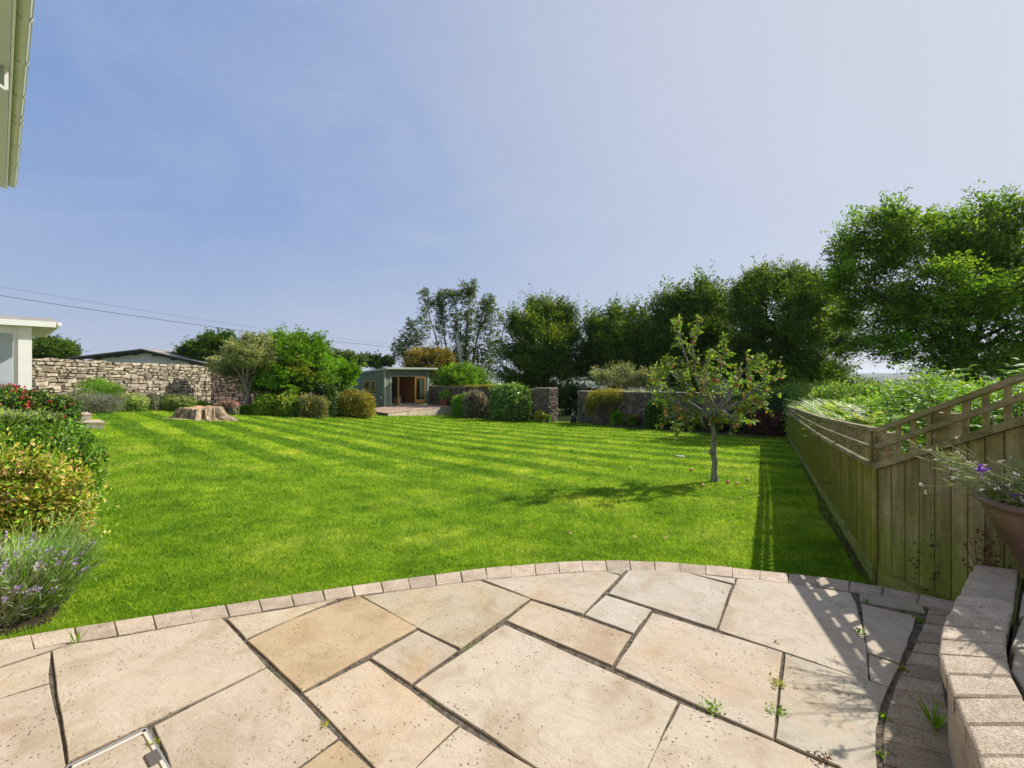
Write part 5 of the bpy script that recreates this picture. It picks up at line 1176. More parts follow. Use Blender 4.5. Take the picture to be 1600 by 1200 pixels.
# ------------------------------------------------------------------ the apple tree
ab = np.array(onlawn(1117, 753)); Ya = ab[1]
ap = thing('apple_tree', ab, 'young apple tree laden with red apples standing alone on the lawn', 'tree')
A = lambda px, py, dy=0.0: np.array(at(px, py, Ya+dy))
m = MB(); m.tube([ab-np.array((0,0,.2)), ab+np.array((0,0,.02)), A(1116,740), A(1117,722), A(1114,706), A(1116,690), A(1115,672), A(1111,655), A(1106,640)], [.085,.070,.050,.045,.050,.042,.040,.038,.034], 12, cap=False)
m.tube([A(1114,710,-.02), A(1110,707,-.03), A(1109,703,-.03)], [.03,.034,.012], 8)
m.build('trunk', PALEBARK, ap, smooth=True)
ends = [((1106,640),(1092,600),(1070,555),(1060,502), 0), ((1106,640),(1085,585),(1082,545),(1090,515), -.25), ((1108,645),(1120,600),(1128,570),(1134,532), .2), ((1110,650),(1150,600),(1165,575),(1180,556), -.3),
        ((1112,652),(1145,618),(1185,608),(1226,578), .15), ((1112,655),(1130,642),(1145,655),(1155,658), -.45), ((1108,650),(1080,630),(1050,610),(1022,592), .25), ((1108,650),(1075,640),(1050,625),(1026,612), -.35),
        ((1107,648),(1080,648),(1055,650),(1036,654), -.2), ((1106,640),(1080,610),(1055,590),(1042,575), -.5), ((1112,650),(1140,640),(1170,632),(1198,628), .35), ((1106,640),(1100,600),(1105,570),(1110,548), .5),
        ((1112,650),(1135,620),(1150,600),(1152,580), .55), ((1108,650),(1090,640),(1070,660),(1058,668), .3), ((1110,650),(1160,625),(1190,600),(1200,566), -.1), ((1106,640),(1075,600),(1050,580),(1033,583), .1), ((1110,650),(1120,640),(1100,600),(1120,590), -.7), ((1110,650),(1140,650),(1180,640),(1186,618), .1)]
m = MB(); LP_, LD_ = [], []; APP = []
for *pts, dep in ends:
    Q = [A(p[0], p[1], dep*i/3) for i, p in enumerate(pts)]; Q = [Q[0]]+[Q[i]*.5+Q[i+1]*.5+rng.normal(size=3)*.02 if j else Q[i] for i in (1, 2) for j in (0, 1)]+[Q[3]]
    m.tube(Q, np.linspace(.024, .005, len(Q)), 6, cap=False)
    tips = []
    for i in range(1, len(Q)):
        for _ in range(3 if i > 1 else 1):
            t = rng.random(); a = Q[i-1]*(1-t)+Q[i]*t; d = unit(unit(Q[i]-Q[i-1])*.5+rng.normal(size=3)*.8+np.array((0,0,.35))); L = rng.uniform(.12, .36); b = a+d*L+np.array((0,0,-.03))
            m.tube([a, a*.5+b*.5+np.array((0,0,.02)), b], [.006,.004,.002], 4, cap=False); tips.append((a, b))
    for a, b in tips+[(Q[-2], Q[-1])]:
        for _ in range(int(rng.integers(10, 19))):
            t = rng.random()**.7; LP_.append(a+(b-a)*t+rng.normal(size=3)*.018); LD_.append(unit(unit(b-a)*.5+rng.normal(size=3)*.7+np.array((0,0,-.25))))
        if rng.random() < .70: APP.append(b*.6+a*.4-np.array((0,0,.05)))
        if rng.random() < .22: APP.append(a*.7+b*.3-np.array((.02,0,.055)))
m.build('branches', PALEBARK, ap, smooth=True)
LP_, LD_ = np.array(LP_), np.array(LD_)
leaves('foliage', LP_, LD_, unit(rng.normal(size=LP_.shape)+np.array((0,0,.6))), rng.uniform(.045,.085,len(LP_)), .48, L_APPLE, ap, fold=.16)
APM = []
for nm, c1, c2 in (('apple_skin_red', (.45,.06,.045), (.58,.26,.12)), ('apple_skin_blush', (.52,.20,.10), (.60,.45,.14)), ('apple_skin_yellow', (.52,.44,.12), (.50,.50,.14))):
    APM.append(surf(nm, c1, c2, 14, .35, .4, 60, .05, .002))
def applemesh(r, mat, k):
    b = MB(); prof = [(0,-.80),(.35,-.86),(.72,-.62),(.95,-.15),(1.0,.2),(.86,.62),(.52,.85),(.2,.80),(0,.62)]
    b.lathe([(a*r, z*r) for a, z in prof], (0,0,0), 12); b.tube([(0,0,.6*r),(.15*r,0,1.3*r)], r*.07, 4)
    me = bpy.data.meshes.new('apple'); me.from_pydata(b.v, [], b.f); me.polygons.foreach_set('use_smooth', [True]*len(me.polygons)); me.materials.append(mat); return me
AM = [applemesh(.031, x, i) for i, x in enumerate(APM)]
random.shuffle(APP)
for p in APP[:92]:
    o = bpy.data.objects.new('apple', AM[random.choices((0,1,2), (5,3,2))[0]]); COL.objects.link(o); o.parent = ap; o.location = Vector(p-ab); s_ = random.uniform(.8,1.15); o.scale = (s_,)*3; o.rotation_euler = (random.uniform(-.6,.6), random.uniform(-.6,.6), random.uniform(0,6))
# windfalls and fallen leaves around the trunk
for k_, (px, py, lb) in enumerate([(1137,757,'fallen apple in the grass just right of the apple tree trunk'), (1151,759,'second fallen apple right of the trunk, nearer the fence shadow'), (1168,753,'windfall apple lying nearest the striped fence shadow'), (1080,737,'windfall apple left of the trunk in the grass'), (1098,762,'windfall apple in front of the trunk'), (984,734,'lone pale windfall out on the open lawn')]):
    q = onlawn(px, py); o = bpy.data.objects.new('fallen_apple', AM[k_ % 3]); COL.objects.link(o); o.location = (q[0], q[1], q[2]+.035); o.rotation_euler = (1.2, .3*k_, k_); tag(o, lb, 'apple', 'windfall apples on the lawn')
DL = plain('dry_leaf', (.38,.27,.12), .8, .2, v=.25)
for k_ in range(42):
    px, py = (1117+random.gauss(15, 55), random.uniform(722, 800)) if k_ < 30 else (random.uniform(700, 1180), random.uniform(700, 860)); q = onlawn(px, py)
    b = MB(); L = random.uniform(.018,.032); w = L*.5; b.add([(-L,0,0),(0,-w,.012),(L,0,.004),(0,w,.014),(-L*.4,-w*.7,.010),(L*.5,-w*.7,.012),(L*.5,w*.7,.014),(-L*.4,w*.7,.012)], [(0,4,7),(4,1,3,7),(1,5,6,3),(5,2,6)])
    o = b.build('fallen_leaf', DL); o.location = (q[0], q[1], q[2]+.028); o.rotation_euler = (random.uniform(-.3,.3), random.uniform(-.3,.3), random.uniform(0,6)); tag(o, 'small dry brown leaf lying in the grass around the apple tree', 'leaf', 'fallen leaves on the lawn')
q = onlawn(1063, 714); m = MB(); m.lathe([(0,.030),(.07,.030),(.10,.028),(.11,0)], q, 20, lambda r, z, t, i: (r*(1+.12*math.sin(3*t)), z)); c = m.build('drain_lid', surf('pale_lid', (.22,.23,.18), (.32,.32,.26), 9, .8, .2)); tag(c, 'small pale round lid set flat in the lawn left of the apple tree', 'drain lid')

# small cat-sized dark stone ornament in the gateway
q = np.array(onlawn(896, 661)); orn = thing('garden_ornament', q, 'small dark sitting ornament at the foot of the wall in the gateway', 'ornament')
DK = plain('dark_stone', (.03,.03,.03), .7, .3)
m = MB(); m.lathe([(0,0),(.15,0),(.17,.1),(.13,.28),(.08,.36),(0,.38)], q, 14); m.build('body', DK, orn, smooth=True)
m = MB(); m.lathe([(0,0),(.07,.03),(.09,.09),(.06,.15),(0,.17)], q+np.array((-.03,0,.34)), 12); m.build('head', plain('pale_stone', (.3,.29,.27), .7, .3), orn, smooth=True)

# ------------------------------------------------------------------ planting on the near left
def clump(name, label, c, rad, H, n, mat, fm=None, nf=0, lean=.45, group=None, hw=.005, cut=None):
    c = np.array(c, float); t = thing(name, c, label, 'plant', group)
    a = rng.uniform(0, 2*np.pi, n); r = rad*.55*np.sqrt(rng.random(n)); P = np.stack([c[0]+r*np.cos(a), c[1]+r*np.sin(a), np.full(n, c[2]-.02)], 1)
    D = unit(np.stack([np.cos(a)*lean*(r/rad*1.7)+rng.normal(size=n)*.22, np.sin(a)*lean*(r/rad*1.7)+rng.normal(size=n)*.22, np.ones(n)], 1)); S = H*rng.uniform(.45, 1.1, n)
    # each stem bends: two tapering pieces
    mid = P+D*(S*.55)[:, None]; D2 = unit(D+np.stack([np.cos(a), np.sin(a), -.3*np.ones(n)], 1)*.25)
    leaves('stems', P, D, unit(rng.normal(size=P.shape)), S*.75, .02, mat, t, 0)
    leaves('foliage', mid, D2, unit(rng.normal(size=P.shape)), S*.5, .035, mat, t, 0)
    k = rng.integers(0, n, n*3); tt = rng.uniform(.1, 1, n*3); Q = P[k]+D[k]*(S[k]*tt)[:, None]; leaves('foliage', Q, unit(D[k]+rng.normal(size=Q.shape)*.55), unit(rng.normal(size=Q.shape)), rng.uniform(.03,.06,len(Q)), .16, mat, t, 0)
    if fm:
        k = rng.choice(n, nf, replace=False); tip = mid[k]+D2[k]*(S[k]*.5)[:, None]; q = 12; P2 = np.repeat(tip, q, 0)+np.repeat(D2[k], q, 0)*rng.uniform(-.025,.02,(nf*q,1))+rng.normal(size=(nf*q,3))*.004
        leaves('flowers', P2, unit(rng.normal(size=P2.shape)+np.repeat(D2[k], q, 0)), unit(rng.normal(size=P2.shape)), .016, .7, fm, t)
    return t
def base_at(px, Y): return (U(px)*Y, Y, gz(U(px)*Y, Y))
clump('lavender', 'bushy lavender with lilac flower heads spilling over the patio edge at the left', base_at(5, 2.55), .45, .36, 3600, L_LAV, F_LILAC, 120, .48)
clump('lavender', 'greyer lavender at the very left edge beside the first one', base_at(-60, 2.35), .45, .36, 1600, L_GREY, F_LILAC, 70, .55)
clump('ornamental_grass', 'loose pale yellow grass stems between the lavender and the bronze bush', base_at(45, 3.0), .35, .42, 260, L_LAV, None, 0, .7)
bush('spirea', 'bronze-tipped yellow spirea with dusty pink heads on the near left', 'shrub', base_at(50, 3.55), lobes_px([(30,790,60,50),(85,772,42,34),(5,745,50,40),(112,792,24,26),(120,755,18,20),(60,738,36,20),(-10,800,50,50)], 3.5, .12), L_SPIREA, 15000, .040, wr=.45, mat2=L_MID, frac2=.28, inner=.5, stem=.006, nst=60, flowers=(F_DUSTY, 95, .032, 'flowers'), shoot=.22)
bush('euonymus', 'dense rounded bright green shrub behind the bronze one at the left', 'shrub', base_at(60, 4.9), lobes_px([(45,700,88,38),(112,715,42,28),(10,684,55,26),(75,680,50,22),(135,724,22,18)], 4.8, .2), L_MID, 30000, .042, wr=.5, inner=.6, stem=.008, nst=40, shoot=.10, mat2=L_DARK, frac2=.25)
bush('pale_shrub', 'pale yellow-green feathery shrub behind the dense green one at the left edge', 'shrub', base_at(20, 5.8), lobes_px([(20,662,58,15),(-10,655,30,12)], 5.9, .2), L_SEDUM, 9000, .05, wr=.3, stem=.006, nst=20, mat2=L_GREY, frac2=.4)
bush('fuchsia_bush', 'red flowered fuchsia arching towards the stone steps at the left', 'shrub', base_at(50, 7.2), lobes_px([(40,636,56,22),(90,640,26,22),(10,628,30,20),(108,654,13,14)], 7.2, .3), L_DARK, 16000, .05, wr=.5, mat2=L_MID, frac2=.2, stem=.008, nst=26, flowers=(F_RED, 80, .045, 'flowers'))
bush('rose_bush', 'small rose bush with crimson blooms right under the garden room window', 'shrub', base_at(18, 8.0), lobes_px([(15,618,18,16)], 8.0, .1), L_REDBROWN, 2600, .05, flowers=(F_RED, 22, .06, 'flowers'))
clump('strap_leaf_plant', 'strappy green leaves rising out of the bronze shrub', base_at(55, 3.7), .15, .95, 60, L_BRIGHT, None, 0, .25)
m = MB(); p = base_at(28, 3.0)
bp_ = [onlawn(-60, 858), onlawn(68, 848), onlawn(74, 868), onlawn(-60, 885)]
m.prism([b_[:2] for b_ in bp_], gz(*bp_[1][:2])-.05, gz(*bp_[1][:2])+.05, None, .006); c = m.build('stepping_stone', STEP); tag(c, 'flat grey stone slab half hidden in the bed between lavender and bronze shrub', 'stone slab')
# soil beds under the planting (left bed, bed along the walls)
def bed(P, nm='flower_bed'):
    m = MB(); c = np.mean(P, axis=0); n = len(P); V = [(*p, gz(*p)+.005) for p in P]
    cz = [(*(c+(np.array(p)-c)*.55), 0) for p in P]; V += [(x, y, gz(x, y)+.05) for x, y, _ in cz]; V.append((*c, gz(*c)+.06))
    fs = [(i, (i+1) % n, n+(i+1) % n, n+i) for i in range(n)]+[(n+i, n+(i+1) % n, 2*n) for i in range(n)]; m.add(V, fs); return struct(m.build(nm, SOIL))
bed([base_at(px, Y)[:2] for px, Y in ((-300,1.9),(-60,2.18),(80,2.45),(125,2.9),(130,3.8),(140,5.0),(110,7.0),(60,9.0),(-60,8.5),(-300,6))])
wline = lambda t: np.array(W0)+(np.array(W1)-np.array(W0))*t
bed([tuple(wline(0)), tuple(wline(.5)), tuple(wline(1.0)), (-13.0,23.4), (-9.9,27.4), onlawn(590,642.5)[:2], onlawn(520,643)[:2], onlawn(400,643)[:2], onlawn(300,644)[:2], onlawn(190,644)[:2], onlawn(80,645)[:2]])
bed([(-4.0,30.5),(1.6,24.0),(1.2,23.4),(-.3,24.0),(-3.2,26.4),(-3.9,28.4)])
bed([(3.5,22.2),(9.75,15.5),(9.2,14.4),(8.3,14.6),(6.0,17.0),(3.3,21.3)])

# ------------------------------------------------------------------ bracken and saplings behind the fences
def fronds(name, label, c, n, L, mat, cat='fern', spreadr=.5, tilt=.8, pin=22, zup=0):
    c = np.array(c, float); t = thing(name, c, label, cat)
    P, D, N, S = [], [], [], []; m = MB()
    for _ in range(n):
        a = rng.uniform(0, 6.28); b = c+np.array((math.cos(a), math.sin(a), 0))*spreadr*rng.random()**.5; b[2] += zup*rng.random(); LL = L*rng.uniform(.6,1.15)
        h = np.array((math.cos(a), math.sin(a), 0)); up = np.array((0,0,1.0)); pts = []
        for i in range(7):
            s = i/6; pts.append(b+up*LL*(s*.95-.42*s*s*tilt)*1.0+h*LL*tilt*s*s*.75+np.array((0,0,0)))
        m.tube(pts, np.linspace(.006,.002,7), 3, cap=False); pts = np.array(pts)
        for k_ in range(pin):
            s = .28+.72*k_/pin; i = min(int(s*6), 5); f = s*6-i; q = pts[i]*(1-f)+pts[i+1]*f; ax = unit(pts[i+1]-pts[i]); sd = unit(np.cross(ax, up)); pl = LL*.30*(1-s)**.75*1.3+.02
            for sg in (-1, 1):
                dirp = unit(sd*sg+ax*.45)
                P.append(q); D.append(dirp); N.append(np.cross(ax, sd)); S.append(pl)
    m.build('stems', TWIG, t); leaves('foliage', np.array(P), np.array(D), np.array(N)+rng.normal(size=(len(P),3))*.18, np.array(S), .26, mat, t, .03); return t
def beyond(px, py, Y): return at(px, py, Y)
kf = 0
FL = ['palest', 'tallest', 'small', 'drooping', 'broad', 'thin']
for (px, Y, h_, sp_r, lb) in ((1310,13.9,1.0,.5,'bracken clump just beyond the far end of the long fence'), (1318,10.8,1.2,.6,'second bracken clump behind the long fence, in front of the distant view'), (1352,8.6,1.1,.5,'pale dense bracken clump halfway along the long fence'),
                        (1392,7.0,1.05,.45,'bracken clump behind the trellis left of the fence corner'), (1340,12.2,1.25,.8,'bracken behind the second clump, further from the fence'), (1405,7.6,1.25,.6,'bracken under the light green saplings right of the corner'), (1350,10.0,1.4,.8,'tall bracken at the back under the big tree edge')):
    x, y = U(px)*Y, Y; fronds('bracken', lb, (x, y, gz(x, y)-.1), 160, h_*1.0, L_FERN, 'fern', sp_r, .8, 16, .6)
def sapling(label, px, Y, htop_py, mat, n=9, R_=.7, lf=.14, name='sapling'):
    c = np.array((U(px)*Y, Y, gz(U(px)*Y, Y))); t = thing(name, c, label, 'sapling'); zt = at(px, htop_py, Y)[2]; m = MB(); P, D, N, S = [], [], [], []
    for _ in range(n):
        q = c+np.array((*rng.normal(size=2)*R_*.6, 0)); q2 = c+np.array((*rng.normal(size=2)*R_, (zt-c[2])*rng.uniform(.65, 1.0))); pts = [q, q*.5+q2*.5+rng.normal(size=3)*.05, q2]; m.tube(pts, [.015,.010,.004], 5, cap=False)
        H_ = q2[2]-q[2]
        for i in range(int(10+H_*12)):
            s = .25+.75*rng.random(); b = q+(q2-q)*s; a = rng.uniform(0, 6.28); h = np.array((math.cos(a), math.sin(a), rng.uniform(-.1,.5))); h = unit(h); L = rng.uniform(.18,.38)
            sd = unit(np.cross(h, (0,0,1)))
            for k_ in range(5):     # pinnate leaf: pairs of leaflets along a drooping stalk
                f = (k_+1)/5; pp = b+h*L*f-np.array((0,0,.12*L*f*f*2)); 
                for sg in (-1, 1): P.append(pp); D.append(unit(sd*sg+h*.6)); N.append((0,0,1)); S.append(lf*rng.uniform(.7,1.1)*(1.1-.4*f))
            P.append(b+h*L); D.append(h); N.append((0,0,1)); S.append(lf)
    m.build('stems', TWIG, t); leaves('foliage', np.array(P), np.array(D), np.array(N)+rng.normal(size=(len(P),3))*.3, np.array(S), .4, mat, t, .08); return t
sapling('light green ash sapling just right of the fence corner', 1450, 6.2, 598, L_BRIGHT, 12, .45, .11)
sapling('vivid pinnate leaved sapling seen through the trellis above the fence corner', 1400, 5.2, 640, L_BRIGHT, 9, .35, .09)
sapling('tall fresh green sapling in front of the big tree crown', 1480, 6.6, 578, L_BRIGHT, 14, .5, .12)
sapling('tallest leafy sapling breaking the skyline above the trellis', 1545, 5.4, 562, L_BRIGHT, 16, .45, .11)
sapling('bright sapling beside the tallest one at the right edge', 1600, 4.9, 570, L_MID, 16, .45, .10)
sapling('dark leaved sapling pressed against the climbing trellis', 1510, 4.2, 655, L_MID, 10, .3, .08)
sapling('low sapling behind the trellis at the right edge', 1590, 3.9, 640, L_MID, 10, .3, .08)
for (px, py0, Y, w_, h_, lb) in ((1470,640,8.2,1.4,1.0,'dense green thicket behind the saplings, below the big tree'), (1570,640,7.4,1.5,1.1,'thicket at the right edge beneath the big tree'), (1395,640,9.5,1.2,.8,'thicket behind the bracken left of the saplings')):
    c = base_at(px, Y); bush('thicket', lb, 'shrub', c, [(np.array(c)+np.array((dx*w_, rng.uniform(-.3,.3), .55*h_+.35)), np.array((w_*.55, w_*.4, h_*.75))) for dx in (-.5, 0, .5)], L_MID, 14000, .075, wr=.45, mat2=L_FERN, frac2=.3)

for (px, Y, w_, h_, lb) in ((1262,15.6,1.5,1.25,'pale leafy thicket beyond the far fence end, left of the distant hills'), (1310,13.6,1.5,1.15,'second pale thicket behind the bracken, just under the distant hills'), (1352,12.4,1.4,1.2,'third thicket right of the distant hills')):
    c = base_at(px, Y); bush('thicket', lb, 'shrub', c, [(np.array(c)+np.array((dx*w_, rng.uniform(-.3,.3), .55*h_+.35)), np.array((w_*.55, w_*.4, h_*.75))) for dx in (-.5, 0, .5)], L_FERN, 16000, .08, wr=.4, mat2=L_MID, frac2=.35)
# far wood and hedgerows on the slope below the hills: one mass
n = 15000; k = rng.integers(0, 3, n); yy_ = np.choose(k, [95, 170, 300])*(1+rng.normal(size=n)*.02); xx_ = rng.uniform(.35, 1.15, n)*yy_; hh_ = 3.2+1.6*np.sin(xx_*.11)+1.1*np.sin(xx_*.37+k)
P = np.stack([xx_, yy_, far(xx_, yy_)+np.clip(hh_, 1, 9)*rng.random(n)**.7*np.choose(k, [.7, 1, 1.7])], 1)
fw = leaves('distant_wood', P, unit(rng.normal(size=P.shape)), unit(rng.normal(size=P.shape)+np.array((0,0,.5))), rng.uniform(.6,1.5,n)*np.choose(k, [.8,1.2,2.0]), .7, L_DARK); fw['kind'] = 'stuff'; fw['label'] = 'dark hedgerows and woods far down the slope'; fw['category'] = 'woodland'

# ivy sprigs rooted at the fence foot, climbing the boards
for (s_, z0, z1, lb) in ((.42, -.2, .22, 'dark ivy sprig climbing the middle boards of the tall fence'), (.30, -.15, .12, 'smaller ivy sprig left of the other on the tall fence boards')):
    t = thing('ivy', (*(c0+gd*s_+gn*.04), z0), lb, 'ivy'); p = c0+gd*s_+gn*.045; m = MB(); pts = [np.array((*(p+gd*.02*math.sin(z*17)), z)) for z in np.linspace(z0, z1, 8)]; m.tube(pts, .0025, 4, cap=False); m.build('stem', TWIG, t)
    P = np.repeat(np.array(pts[1:]), 2, 0)+rng.normal(size=(14,3))*.016; leaves('foliage', P, unit(rng.normal(size=P.shape)*np.array((1,1,.6))+np.array((0,0,-.4))), np.tile(np.array((*gn,.2)), (14,1))+rng.normal(size=P.shape)*.3, rng.uniform(.018,.03,14), .8, leafmat('dark_ivy', [(.008,.03,.012),(.02,.055,.02)], .1), t)
c = (*(c0+gd*.80+gn*.16), HW-.02-.3)
t = thing('dry_weed', c, 'reddish dry weed between the fence and the glazed pot', 'weed'); m = MB(); P = []
for _ in range(16):
    d = unit(rng.normal(size=3)*.2+np.array((.05,0,1))); a = np.array(c); b = a+d*rng.uniform(.3,.55); m.tube([a, a*.5+b*.5+rng.normal(size=3)*.02, b], [.003,.002,.001], 4, cap=False)
    for _k in range(9): P.append(a+(b-a)*rng.uniform(.3,1)+rng.normal(size=3)*.02)
m.build('stems', plain('red_stem', (.20,.07,.04)), t); P = np.array(P); leaves('foliage', P, unit(rng.normal(size=P.shape)), unit(rng.normal(size=P.shape)), .028, .5, L_REDBROWN, t)

# ------------------------------------------------------------------ big glazed pot on the terrace
pc = np.array((2.665, 2.06, HW-.012)); pr_ = .335
pot = thing('glazed_pot', pc, 'large brown glazed bowl pot with a rolled rim on the terrace', 'plant pot')
GLZ = surf('pot_glaze', (.085,.048,.04), (.17,.095,.075), 4, .38, .5, 40, .25, .004, dirt=((.30,.21,.16), 7, .60), coat=.25)
prof = [(0,0),(.135,0),(.140,.012),(.15,.03),(.19,.10),(.245,.19),(.285,.28),(.302,.335),(.306,.352),(.318,.362),(.334,.372),(.338,.384),(.330,.394),(.312,.398),(.296,.394),(.286,.380),(.283,.36)]
m = MB(); m.lathe(prof, pc, 64); m.build('bowl', GLZ, pot, smooth=True)
m = MB(); m.lathe([(.284,.362),(.2,.368),(.1,.372),(0,.375)], pc, 40, lambda r, z, t, i: (r, z+.006*math.sin(7*t+i))); m.build('soil', SOIL, pot)
# gaura / dianthus: thin pale stems with small blooms, leaning out over the rim
t = thing('trailing_plant', pc+np.array((0,0,.37)), 'wispy grey-green plant with tiny pale pink flowers leaning out of the glazed pot', 'plant'); m = MB(); P, D = [], []; tips = []
for k_ in range(150):
    a = rng.uniform(0, 6.28) if k_ > 45 else rng.uniform(2.2, 3.9); r0 = .2*rng.random()**.5; b = pc+np.array((math.cos(a)*r0, math.sin(a)*r0, .37)); ln = rng.uniform(.14,.36) if k_ > 45 else rng.uniform(.28,.50)
    h = np.array((math.cos(a), math.sin(a), 0)); up = rng.uniform(.55,1.3); d = unit(h*1.0+np.array((0,0,up))+rng.normal(size=3)*.12); pts = [b]
    for i in range(1, 6): pts.append(pts[-1]+unit(d+h*.08*i-np.array((0,0,.06*i))+rng.normal(size=3)*.05)*ln/5)
    m.tube(pts, np.linspace(.0032,.0014,6), 4, cap=False); tips.append((pts[-1], unit(pts[-1]-pts[-2])))
    for _k in range(13):
        s = rng.uniform(.0,.95)*5; i = int(s); q = pts[i]+(pts[i+1]-pts[i])*(s-i); P.append(q); D.append(unit(unit(pts[i+1]-pts[i])+rng.normal(size=3)*.5))
    if k_ < 60:
        q = pts[3]; e_ = q+unit(d+rng.normal(size=3)*.4)*ln*.35; m.tube([q, e_], [.002,.001], 4, cap=False); tips.append((e_, unit(e_-q)))
GS = leafmat('greygreen_stem', [(.16,.22,.10), (.22,.28,.14), (.30,.33,.20)], .3)
m.build('stems', GS, t); P = np.array(P); D = np.array(D); leaves('foliage', P, D, unit(rng.normal(size=P.shape)), rng.uniform(.03,.065,len(P)), .11, GS, t, .02)
P, D = [], []
for q, d in tips:
    if rng.random() < .42:
        for _ in range(7): P.append(q+rng.normal(size=3)*.004); D.append(unit(d*.6+rng.normal(size=3)))
P = np.array(P); leaves('flowers', P, np.array(D), unit(rng.normal(size=P.shape)), .011, .8, F_WHITE, t)
t = thing('lobelia', pc+np.array((-.16,.02,.37)), 'violet lobelia flowers along the near rim of the glazed pot', 'plant')
a = rng.uniform(1.9, 5.2, 700); r = rng.uniform(.17,.285,700); P = np.stack([pc[0]+r*np.cos(a), pc[1]+r*np.sin(a), pc[2]+.372+rng.random(700)*.045], 1)
leaves('foliage', P, unit(rng.normal(size=P.shape)+np.array((0,0,.7))), unit(rng.normal(size=P.shape)+np.array((0,0,.5))), rng.uniform(.015,.03,700), .45, L_MID, t)
k = rng.choice(700, 46); P = np.repeat(P[k]+np.array((0,0,.022)), 9, 0)+rng.normal(size=(46*9,3))*.007; leaves('flowers', P, unit(rng.normal(size=P.shape)+np.array((0,0,.4))), unit(rng.normal(size=P.shape)+np.array((0,-.6,.6))), .014, .9, F_PURPLE, t)
t = thing('verbena', pc+np.array((-.12,-.05,.37)), 'single bright violet bloom standing above the pale stems in the pot', 'plant'); q = np.array(at(1533, 733, 1.98)); m = MB(); m.tube([pc+np.array((-.12,-.05,.37)), (pc+np.array((-.12,-.05,.37)))*.4+q*.6+np.array((0,0,.02)), q], .002, 4); m.build('stem', GS, t)
P = q+rng.normal(size=(40,3))*.009; leaves('flowers', P, unit(rng.normal(size=P.shape)), unit(rng.normal(size=P.shape)), .016, .8, F_PURPLE, t)

# ------------------------------------------------------------------ weeds in the joints
def weed(px, py, r, n, label, mat=None, blade=False, H=.05, z=-.01, name='weed'):
    p = g0(px, py); c = np.array((*p, z)); t = thing(name, c, label, 'weed', 'weeds growing in the patio joints')
    if blade:
        P = c+rng.normal(size=(n,3))*np.array((r*.4, r*.4, 0)); leaves('blades', P, unit(rng.normal(size=P.shape)*.35+np.array((0,0,1))), unit(rng.normal(size=P.shape)), H*rng.uniform(.5,1.1,n), .09, mat or L_BRIGHT, t, .02)
    else:
        P = c+rng.normal(size=(n,3))*np.array((r*.5, r*.5, 0))+np.array((0,0,1))*rng.random((n,1))*H*.6; leaves('foliage', P, unit(rng.normal(size=P.shape)+np.array((0,0,.5))), unit(rng.normal(size=P.shape)+np.array((0,0,1))), rng.uniform(.008,.02,n), .5, mat or L_MID, t)
weed(121, 1003, .02, 9, 'small tuft of grass where the slabs meet the edging at the left', blade=True, H=.09)
weed(1344, 990, .025, 40, 'green weed in the joint crossed by the trellis shadow', H=.04)
weed(1352, 941, .02, 14, 'grass tuft in the joint by the mossy narrow slab', blade=True, H=.045)
weed(1112, 1108, .04, 60, 'leafy weed in the joint right of the largest slab', H=.06)
weed(1216, 1070, .03, 60, 'mossy weed halfway along the joint of the grainy slab', mat=L_YELLOW, H=.04)
weed(1213, 1112, .03, 50, 'mossy weed at the lower end of the joint of the grainy slab', H=.04)
weed(1212, 1003, .012, 10, 'tiny yellow weed on the joint line near the trellis shadow', mat=L_BRIGHT, H=.05)
weed(1286, 1187, .03, 40, 'reddish rosette weed near the bottom right of the patio', mat=L_REDBROWN, H=.06)
weed(1462, 1138, .02, 22, 'grass tuft sprouting from the shaded block path', blade=True, H=.11)
weed(1466, 1100, .015, 14, 'tiny weed against the foot of the raised wall', H=.03)
weed(1436, 968, .02, 40, 'moss patch at the top corner of the block path', mat=L_MID, H=.02)
weed(1411, 1044, .02, 40, 'moss patch beside the small slab on the block path joint', mat=L_YELLOW, H=.02)
weed(1381, 1120, .02, 30, 'green weed on the wide joint beside the block path', H=.03)
weed(1378, 1178, .02, 30, 'green weed lowest on the wide joint beside the block path', H=.03)
weed(506, 1132, .02, 40, 'yellow moss in the joint between the two lower left slabs', mat=L_YELLOW, H=.012)
weed(240, 1160, .02, 50, 'moss beside the recessed metal cover', mat=L_YELLOW, H=.015)

# ------------------------------------------------------------------ grass
def in_lawn(x, y):
    edge = np.interp(x, SO[:, 0], SO[:, 1])
    ok = (y > edge+.02) & (x < .918+.571*np.maximum(y, 2)-.03) & inside(x, y)
    bx = np.array([(-300,1.9),(-60,2.18),(80,2.45),(125,2.9),(130,3.8),(140,5.0),(110,7.0),(60,9.0)]); left = np.interp(y, [b[1] for b in bx], [U(b[0])*b[1] for b in bx])
    return ok & ((x > left+rng.normal(size=len(x))*.05) | (y > 9.2))
K = 100000; n = 2600000
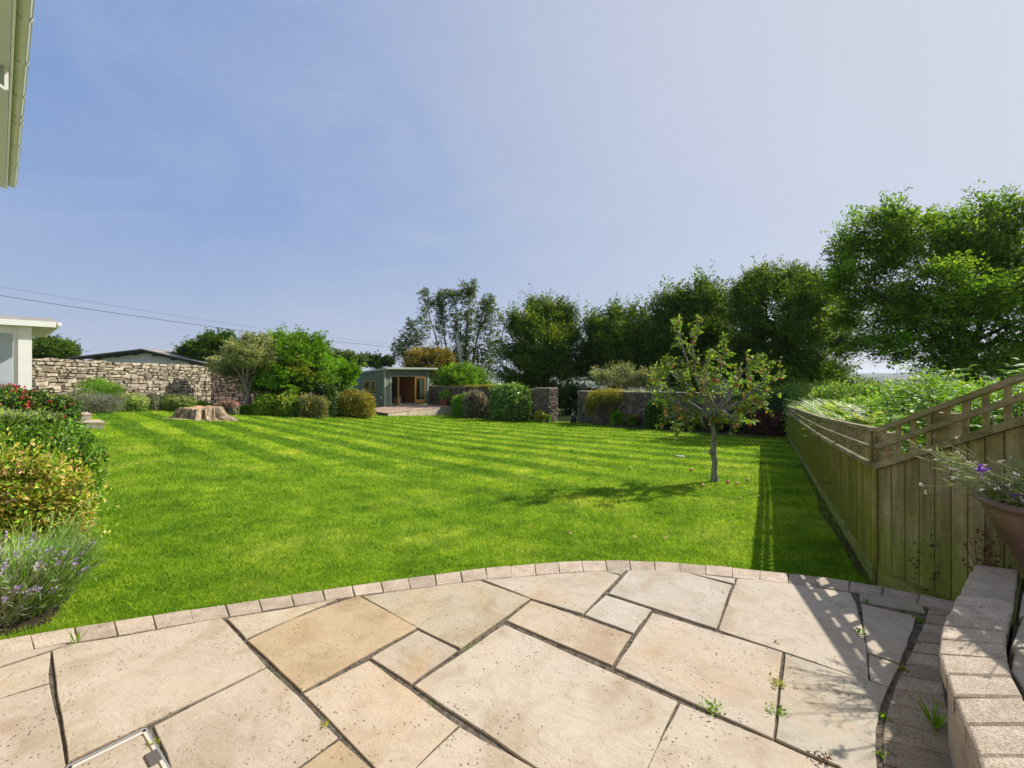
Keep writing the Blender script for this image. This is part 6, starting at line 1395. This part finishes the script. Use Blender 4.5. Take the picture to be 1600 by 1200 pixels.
# sample depth with density falling as 1/Y^2 so blades keep about the same size in view
yy = 2.2*np.exp(rng.random(int(K*2.75*math.log(28/2.2)))*math.log(28/2.2)); uu = rng.uniform(-1.35, 1.4, len(yy)); xx = uu*yy
ok = in_lawn(xx, yy); xx, yy = xx[ok], yy[ok]
zz = gfine(xx, yy)
n = len(xx); size = .022+.0030*yy
lean = rng.normal(size=(n, 2))*.55
P = np.stack([xx, yy, zz-.003], 1); D = np.stack([lean[:, 0]-.1, lean[:, 1]+.05, np.ones(n)], 1)
g = blades('grass', P, D, size*rng.uniform(.6, 1.25, n), (.0022+.0011*yy)*rng.uniform(.7,1.3,n), BLADE); g['kind'] = 'stuff'; g['label'] = 'short mown lawn grass'; g['category'] = 'grass'
print('blades', n)
# longer grass against the edging and the fence
s = rng.random(9000)*len(SO); i = np.clip(s.astype(int), 0, len(SO)-2); f = s-i; q = SO[i]*(1-f[:, None])+SO[i+1]*f[:, None]; off = np.abs(rng.normal(size=9000))*.03+.008
x = q[:, 0]; y = q[:, 1]+off; ok = in_lawn(x, y+.03); x, y = x[ok], y[ok]
P = np.stack([x, y, gfine(x, y)], 1); h = (-P[:, 2])+rng.uniform(.0,.03,len(x)); h = np.clip(h, .04, .10)
g = blades('rough_grass', P, np.stack([rng.normal(size=len(x))*.25, -.15+rng.normal(size=len(x))*.25, np.ones(len(x))], 1), h, .0045, BLADE); g['kind'] = 'stuff'; g['label'] = 'longer grass along the patio edging'; g['category'] = 'grass'

# ------------------------------------------------------------------ summer haze
hzm = bpy.data.materials.new('haze'); hzm.use_nodes = True; nt = hzm.node_tree; nt.nodes.clear(); out = nt.nodes.new('ShaderNodeOutputMaterial')
pv = nt.nodes.new('ShaderNodeVolumePrincipled'); pv.inputs['Color'].default_value = (.80,.86,.97,1); pv.inputs['Density'].default_value = .00013; pv.inputs['Anisotropy'].default_value = .2; nt.links.new(pv.outputs[0], out.inputs['Volume'])
m = MB(); m.box(-8600, 8600, -3600, 9800, -80, 60); hz = m.build('haze', hzm); hz['kind'] = 'stuff'; hz['label'] = 'pale summer haze over the distant hills'; hz['category'] = 'haze'
